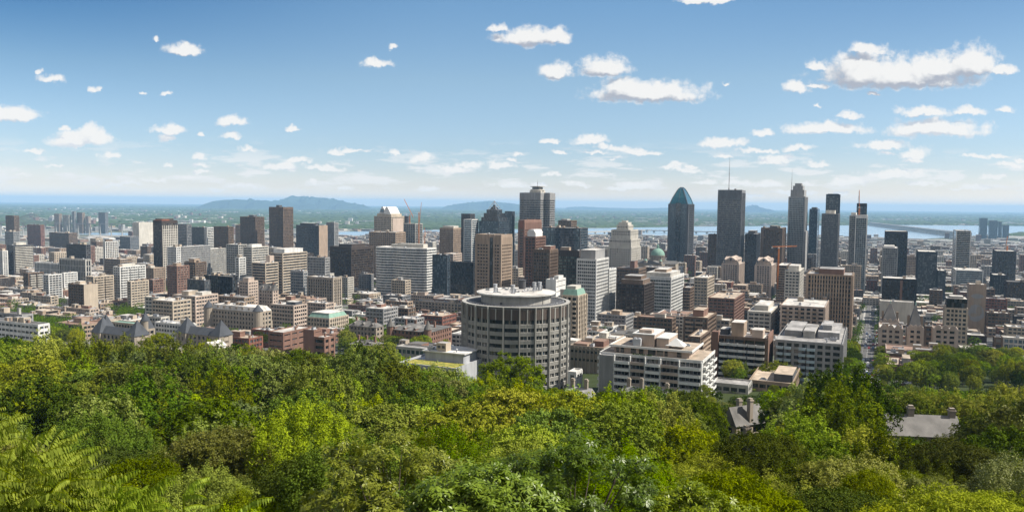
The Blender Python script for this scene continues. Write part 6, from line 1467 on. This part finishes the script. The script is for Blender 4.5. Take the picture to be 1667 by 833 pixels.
variants('far', 5, 5.5, 10, 34, 3000, .66, .7, ['round', 'layer', 'tall'], 50, .27)
MESHV = {}
def crown_mesh(key, i, matn):
    k = (key, i, matn)
    if k not in MESHV: MESHV[k] = quads_mesh('crown', VAR[key][i][0], matn)
    return MESHV[k]
def tree(name, lab, x, y, s, key, i, matn, group, rz=None, sz=1., dz=0, rn=random):
    root = link(name, None, None, (x, y, zg(y)+dz), rn.uniform(0, 6.28) if rz is None else rz)
    root.scale = (s, s, s*sz); tag(root, lab, 'tree', group)
    link('crown', crown_mesh(key, i, matn), root); link('trunk', VAR[key][i][1], root)
    return root
TN = {'leaf': 'mid-green', 'leaf_dark': 'deep green', 'leaf_yellow': 'yellow-green', 'leaf_dull': 'dull olive', 'leaf_rust': 'rust-tinged'}
SN = {0: 'round-headed', 1: 'upright tufted', 2: 'spreading'}
tr_ = random.Random(33)
def keepout(x, y, mrg):
    for (hx, hy, w_, d_, zt, root, lab) in HEROES:
        if abs(hx-x) < 60 and abs(hy-y) < 60:
            a_, b_ = ab(x-hx, y-hy)
            if abs(a_) < w_/2+mrg and abs(b_) < d_/2+mrg: return True
    return False
def treeline(px): return float(np.interp(px, [0, 250, 400, 430, 560, 650, 750, 760, 900, 1000, 1160, 1225, 1315, 1330, 1420, 1450, 1560, 1700], [556, 566, 560, 578, 572, 590, 606, 626, 634, 638, 646, 640, 646, 620, 622, 636, 636, 642]))
FOREST = []
y = 44.
while y < 470:
    sp_ = 6.2+min(4.6, y*.024); n = int(y*.72/sp_)+2
    for k in range(-n, n+1):
        x = (k+.5*(int(y/sp_) % 2))*sp_+tr_.uniform(-.36, .36)*sp_; yy_ = y+tr_.uniform(-.3, .3)*sp_
        px, py = proj(x, yy_, zg(yy_)+13)
        if not -90 < px < 1757 or yy_ > forest_edge(px)+tr_.uniform(-8, 12): continue
        if keepout(x, yy_, 3): continue
        FOREST.append((x, yy_, px, py))
    y += sp_*.82
# nothing tall in the sight line of the clearings the photo shows: roofs among the trees
GAPS = [(1446, 1560, 690, 720, 110, 172), (1192, 1238, 668, 704, 120, 212), (1192, 1235, 730, 752, 90, 162), (1215, 1320, 612, 655, 220, 345), (645, 760, 560, 606, 220, 330), (437, 545, 532, 575, 300, 520), (1436, 1545, 588, 640, 250, 430),
        (995, 1100, 622, 642, 200, 275), (915, 965, 612, 636, 200, 262), (752, 780, 560, 622, 230, 366), (905, 965, 560, 622, 240, 366), (965, 1170, 560, 655, 220, 330), (150, 380, 535, 562, 330, 520), (0, 70, 520, 548, 330, 520), (1155, 1385, 540, 618, 280, 470), (1396, 1420, 500, 622, 300, 900), (545, 760, 555, 602, 330, 600)]
def cap_scale(x, yy_, s, top):
    tl_ = tr_.uniform(-2, 9)
    for it in range(9):
        px, py = proj(x, yy_, zg(yy_)+top*s); hw = 5.2*s/yy_*F
        bad = any(px+hw > g_[0] and px-hw < g_[1] and g_[4] < yy_ < g_[5] and py < g_[3] for g_ in GAPS) or py < treeline(px)+tl_
        if not bad: return s
        s *= .88
    return s if s > .26 else 0
FOREST.sort(key=lambda t: t[1])
cnt = 0; RESTF = []; kcnt = {}
fcol = random.Random(5)
def colour_at(x, yy_):
    v = math.sin(x*.045+1.3)+math.sin(yy_*.06+x*.02)+fcol.uniform(-1.4, 1.4)
    return 'leaf_yellow' if v > 1.2 else ('leaf' if v > .1 else ('leaf_dark' if v > -1.5 else 'leaf_dull'))
for (x, yy_, px, py) in FOREST:
    s = tr_.uniform(.74, 1.3)*(.70 if yy_ < 75 else (.86 if yy_ < 110 else 1.1)); key = 'near' if yy_ < 95 else 'mid'
    i = tr_.randrange(len(VAR[key])); top = VAR[key][i][2]
    if 185 < yy_ < 350:
        want = at(px, treeline(px)+tr_.uniform(-2, 30), yy_).z-zg(yy_); s = min(1.6, max(s, want/top)) if want > 0 else s
    s = cap_scale(x, yy_, s, top)
    if s <= 0: continue
    mt = colour_at(x, yy_)
    if 355 < px < 415 and 120 < yy_ < 170 and tr_.random() < .6: mt = 'leaf_dull'
    kind = {'leaf_yellow': 'yellow_leaf_tree', 'leaf_dark': 'dark_leaf_tree', 'leaf_dull': 'dull_leaf_tree'}.get(mt, 'broadleaf_tree'); kcnt[kind] = kcnt.get(kind, 0)+1  # all the same broadleaf trees, named apart only by leaf tint
    if kcnt[kind] < 280:
        st = SN[i % 3]
        row = 'near' if yy_ < 70 else ('middle' if yy_ < 120 else ('outer' if yy_ < 190 else 'far'))
        size = 'small ' if s < .9 else ('big ' if s > 1.12 else '')
        hs_ = min(LM, key=lambda h: abs((h['x0']+h['x1'])/2-px)+abs(h['Y']-700)*.02); nm_ = SHORT[hs_['lab']].replace('second ', '')
        nm_ = ' '.join(nm_.split()[-5:]); lab = uniq(f'{size}{TN[mt]} {st} tree', f'{row} on the slope below {nm_}')
        tree(kind, lab, x, yy_, s, key, i, mt, 'broadleaf trees on the wooded hillside', sz=tr_.uniform(.92, 1.12), rn=tr_); cnt += 1
    else: RESTF.append((x, yy_, s, mt))
if RESTF:
    Vs = {}; tb = MB()
    for (x, yy_, s, mt) in RESTF:
        V = VAR['far'][tr_.randrange(5)][0]; a = tr_.uniform(0, 6.28); ca, sa = math.cos(a), math.sin(a); sz = tr_.uniform(.9, 1.1)
        Q = np.stack([V[:, 0]*ca-V[:, 1]*sa, V[:, 0]*sa+V[:, 1]*ca, V[:, 2]*sz], 1)*s+np.array([x, yy_, zg(yy_)])
        Vs.setdefault(mt, []).append(Q); tb.tube((x, yy_, zg(yy_)-1), (x, yy_, zg(yy_)+8*s), .35*s)
    allV = np.vstack([np.vstack(v) for v in Vs.values()]); me = quads_mesh('wooded_slope', allV, 'leaf')
    keys = list(Vs); me.materials.clear()
    for k in keys: me.materials.append(MAT[k])
    me.polygons.foreach_set('material_index', np.concatenate([np.full(sum(len(q) for q in Vs[k])//4, i, np.int32) for i, k in enumerate(keys)])); me.update()
    tag(link('wooded_slope', me), 'mass of treetops on the farther part of the slope, down to the first roofs', 'woods', None, 'stuff')
    tag(part('wooded_slope_trunks', tb, 'bark', None), 'dim tree trunks under the treetops of the farther slope', 'woods', None, 'stuff')
# the big single trees
def tree_at(name, lab, px, ytop, Y, halfw, key, matn, group=None, i=0, sz=None):
    p = at(px, ytop, Y); v = VAR[key][i]; s = halfw/F*Y/ (5.2 if key == 'near' else 5.5); h = p.z-zg(Y)
    root = tree(name, lab, p.x, Y, s, key, i, matn, group, rz=i*1.3, sz=h/(v[2]*s)); return root
tree_at('broadleaf_tree', 'great round maple standing right before the round concrete tower', 838, 590, 262, 58, 'mid', 'leaf_yellow', None, 5)
tree_at('broadleaf_tree', 'pale grey-green willow-like tree at the left foot of the round concrete tower'.replace(' left', ''), 700, 606, 235, 42, 'mid', 'leaf_dull', None, 1)
tree_at('broadleaf_tree', 'lone pale round tree before the gap between the two college wings', 256, 541, 420, 22, 'mid', 'leaf_yellow', None, 0)
tree_at('broadleaf_tree', 'full yellow-green tree beside the lower brick wing', 590, 563, 372, 36, 'mid', 'leaf_yellow', None, 3)
tree_at('broadleaf_tree', 'dense dark tree crowding under the white terraces by the slate row house', 1110, 640, 215, 48, 'mid', 'leaf', None, 3)
tree_at('broadleaf_tree', 'tall dark tree leaning over the gabled manor', 1290, 650, 175, 58, 'mid', 'leaf_dark', None, 0)
tree_at('broadleaf_tree', 'very bright round-topped maple at the bottom of the view under the slate manor', 1420, 762, 62, 62, 'near', 'leaf_yellow', None, 0)
for px_, w_, l_ in ((1243, 22, 'first'), (1262, 26, 'middle'), (1284, 20, 'last')): tree_at('street_tree', l_+' of three bushy trees between the balcony slabs and the flat garage roof', px_, 592+abs(px_-1262)*.3, 378, w_, 'mid', 'leaf' if px_ != 1284 else 'leaf_yellow', None, 1 if px_ == 1262 else 3)
for px_, y_, Y_ in ((1172, 628, 350), (1192, 632, 345), (1212, 630, 352)): tree_at('street_tree', {1172: 'small bright tree beside the white terraces', 1192: 'low tree before the single-storey hall', 1212: 'leafy tree touching the flat garage roof'}[px_], px_, y_, Y_, 17, 'mid', 'leaf', None, 0)
# trees in the town
tg = []
cityt = random.Random(9)
for (px0, px1, Y0, Y1) in PARKS:
    for k in range(int((px1-px0)*(Y0+Y1)/2/F*(Y1-Y0)/78)+2):
        px = cityt.uniform(px0, px1); Y = cityt.uniform(Y0, Y1); p = at(px, 500, Y)
        if not keepout(p.x, Y, 3): tg.append((p.x, Y))
for k in range(46):
    for a_ in (-8.6, 8.6):
        if cityt.random() < .42: x, y = xy(A_AV+a_, 405+k*16); 
        else: continue
        if not keepout(x, y, 1): tg.append((x, y))
for (x, y) in TREESPOT:
    if not keepout(x, y, 3): tg.append((x, y))
tg.sort(key=lambda t: t[1]); restc = []
nc = 0
for (x, y) in tg:
    px, py = proj(x, y, zg(y)+6); s = cityt.uniform(.55, 1.0)
    if nc < 270 and y < 1250:
        mt = cityt.choice(['leaf', 'leaf', 'leaf_dark', 'leaf_yellow']); i = cityt.randrange(5); nc += 1
        key = 'mid' if y < 620 else 'far'
        tree('street_tree', uniq(f'{TN[mt]} {"small" if s < .75 else "leafy"} town tree', where(px, y)), x, y, s, key, i, mt, 'trees among the city blocks', rn=cityt)
    else: restc.append((x, y, s))
Q = []
for (x, y, s) in restc:
    V = VAR['far'][cityt.randrange(5)][0][:900*4]; V = V.copy(); V[:, 2] = V[:, 2]
    Q.append(V*s+np.array([x, y, zg(y)]))
if Q: tag(link('distant_town_trees', quads_mesh('distant_town_trees', np.vstack(Q), 'leaf_dark')), 'specks of green tree crowns scattered among the distant blocks', 'trees', None, 'stuff')
# ------------------------------------------------------------------ close plants at the foot of the view
def coarse_tree(lab, px, ytop, Y, halfw, seed, nleaf=26000, dens=1.):
    """a near tree whose long drooping leaves can be told apart"""
    r = np.random.default_rng(seed); p = at(px, ytop, Y); R = halfw/F*Y; top = p.z-zg(Y)
    Hc = min(R*1.7, top*1.1)
    root = link('broadleaf_tree', None, None, (p.x, Y, zg(Y))); tag(root, lab, 'tree', 'near broadleaf trees at the foot of the view')
    # rosettes of leaves at twig ends
    nr = nleaf//9; P, Nn, C_ = crown_pts(R, Hc, r, 110, nr, 'round', .17)
    V = []
    ax = Nn+np.array([0, 0, .6]); ax /= np.linalg.norm(ax, axis=1)[:, None]
    ref = np.tile(np.array([[1., 0, 0]]), (nr, 1)); a1 = np.cross(ax, ref); a1 /= np.linalg.norm(a1, axis=1)[:, None]+1e-9; a2 = np.cross(ax, a1)
    for k in range(9):
        ang = k*2.4+r.random(nr); L = (.115+.05*r.random(nr))[:, None]
        out = a1*np.cos(ang)[:, None]+a2*np.sin(ang)[:, None]
        dirn = out*.85+ax*(.25+.5*r.random(nr))[:, None]*(1 if k % 2 else .4)+np.array([0, 0, -.35]); dirn /= np.linalg.norm(dirn, axis=1)[:, None]
        side = np.cross(dirn, ax); side /= np.linalg.norm(side, axis=1)[:, None]+1e-9; w_ = L*.34; tip = dirn+np.array([0, 0, -.35])
        base = P+out*.02; midp = base+dirn*L*.45
        V.append(np.stack([base, midp+side*w_*.5-ax*.0, base+dirn*L*.5+tip*L*.5, midp-side*w_*.5], 1).reshape(-1, 3))
    V = np.vstack(V); V[:, 2] += top-Hc*.5*.98
    link('crown', quads_mesh('crown', V, 'leaf_near'), root)
    b = MB(); b.tube((0, 0, -1), (0, 0, top-Hc*.6), .16, 0, 8, .11)
    for c in C_[::2]: e = Vector((float(c[0]), float(c[1]), float(c[2])+top-Hc*.5)); s0 = Vector((0, 0, max(.5, top-Hc*.75))); m_ = s0.lerp(e, .55)+Vector((0, 0, -.15)); b.tube(s0, m_, .05, 0, 5, .03); b.tube(m_, e, .03, 0, 5, .01)
    part('trunk', b, 'bark', root)
coarse_tree('nearest coarse-leaved tree with drooping leaves at the bottom centre of the view', 640, 708, 24, 175, 1, 42000)
coarse_tree('coarse-leaved tree with glinting leaves beside the one at bottom centre', 930, 725, 23, 170, 2, 42000)
coarse_tree('coarse-leaved sapling low between its two larger neighbours', 780, 762, 17, 120, 3, 26000)
coarse_tree('low coarse-leaved bush tree toward the maples', 1130, 792, 22, 110, 4, 22000)
def sumac(lab, px0, px1, yt0, yt1, Y0, Y1, nf, seed):
    """a clump of stems that carry long feather-like fronds"""
    r = np.random.default_rng(seed); rr_ = random.Random(seed)
    Yc = (Y0+Y1)/2; pc = at((px0+px1)/2, 700, Yc); gz = zg(Yc)
    root = link('sumac_bush', None, None, (pc.x, Yc, gz)); tag(root, lab, 'bush', 'sumac bushes at the foot of the view')
    V = []; st = MB()
    ns = max(3, nf//13); tips = []
    for s_ in range(ns):
        px = px0+(px1-px0)*(s_+.5)/ns+rr_.uniform(-12, 12); t = (px-px0)/(px1-px0); Y = rr_.uniform(Y0, Y1)
        yt = yt0+(yt1-yt0)*t+rr_.uniform(0, 150)**1.0
        tp = at(px, yt, Y)-Vector((pc.x, Yc, gz)); bs = Vector((tp.x*.8+rr_.uniform(-.2, .2), tp.y*.8, zg(Y)-gz-.3)); st.tube(bs, tp, .014, 0, 6, .007); tips.append(tp)
    for tp in tips:
        m_ = nf//ns
        for k in range(m_):
            az = rr_.gauss(.15, 1.0); L = rr_.uniform(.24, .46)*1.1; o_ = tp+Vector((0, 0, -rr_.uniform(0, .55)))
            az = rr_.gauss(.15, 1.0)
            up = rr_.uniform(.35, 1.25); pts = []
            for i in range(15):
                t = i/14; pts.append(o_+Vector((math.cos(az)*L*t, math.sin(az)*L*t*.9, L*(up*t-.5*t*t))))
            for i in range(14): st.tube(pts[i], pts[i+1], .003*Yc/8, 0, 3)
            for i in range(1, 15):
                d = (pts[min(14, i+1)]-pts[i-1]).normalized(); sd_ = Vector((-d.y, d.x, 0)).normalized()
                ll = L*rr_.uniform(.17,.25)*(math.sin(math.pi*(.15+.8*i/15)))**.6
                for sg in (-1, 1):
                    dr = (sd_*sg*.6+d*.35+Vector((0, 0, -.75-.8*rr_.random()))).normalized(); wd = (d-dr*d.dot(dr)+Vector((rr_.gauss(0,.25), rr_.gauss(0,.25), rr_.gauss(0,.25)))).normalized()*ll*.14
                    b0 = pts[i]; mid = b0+dr*ll*.4+Vector((0, 0, .08*ll)); tip = b0+dr*ll+Vector((0, 0, -.15*ll))
                    V += [tuple(b0), tuple(mid+wd*1.2), tuple(tip), tuple(mid-wd*1.2)]
    link('foliage', quads_mesh('foliage', np.array(V), 'leaf_sumac'), root)
    part('stem', st, 'leaf_sumac', root)
sumac('large sumac with feathered bright fronds filling the bottom corner', -60, 125, 660, 735, 7.5, 10.5, 640, 1)
sumac('sumac with arching fronds reaching out past the larger one', 95, 235, 735, 800, 9, 12, 460, 2)
sumac('low sumac fronds just peeping in at the bottom edge', 280, 510, 800, 826, 9.5, 12, 300, 3)
# undergrowth between the near plants
r = np.random.default_rng(77); n = 60000; Y = 9+40*r.random(n)**.8; X = (r.random(n)*2-1)*Y*.75
Z = np.interp(Y, KY, KZ)+r.random(n)*2.6*(.5+.5*np.sin(X*.9+Y*.7)**2)
Pn = np.stack([X, Y, Z], 1); Nn = rand_dirs(r, n)*.7+np.array([0, 0, .8]); Nn /= np.linalg.norm(Nn, axis=1)[:, None]
tag(link('undergrowth', quads_mesh('undergrowth', leaf_quads(Pn, Nn, .30, .6, r), 'leaf')), 'tangled green undergrowth on the steep bank below the viewpoint', 'undergrowth', None, 'stuff')
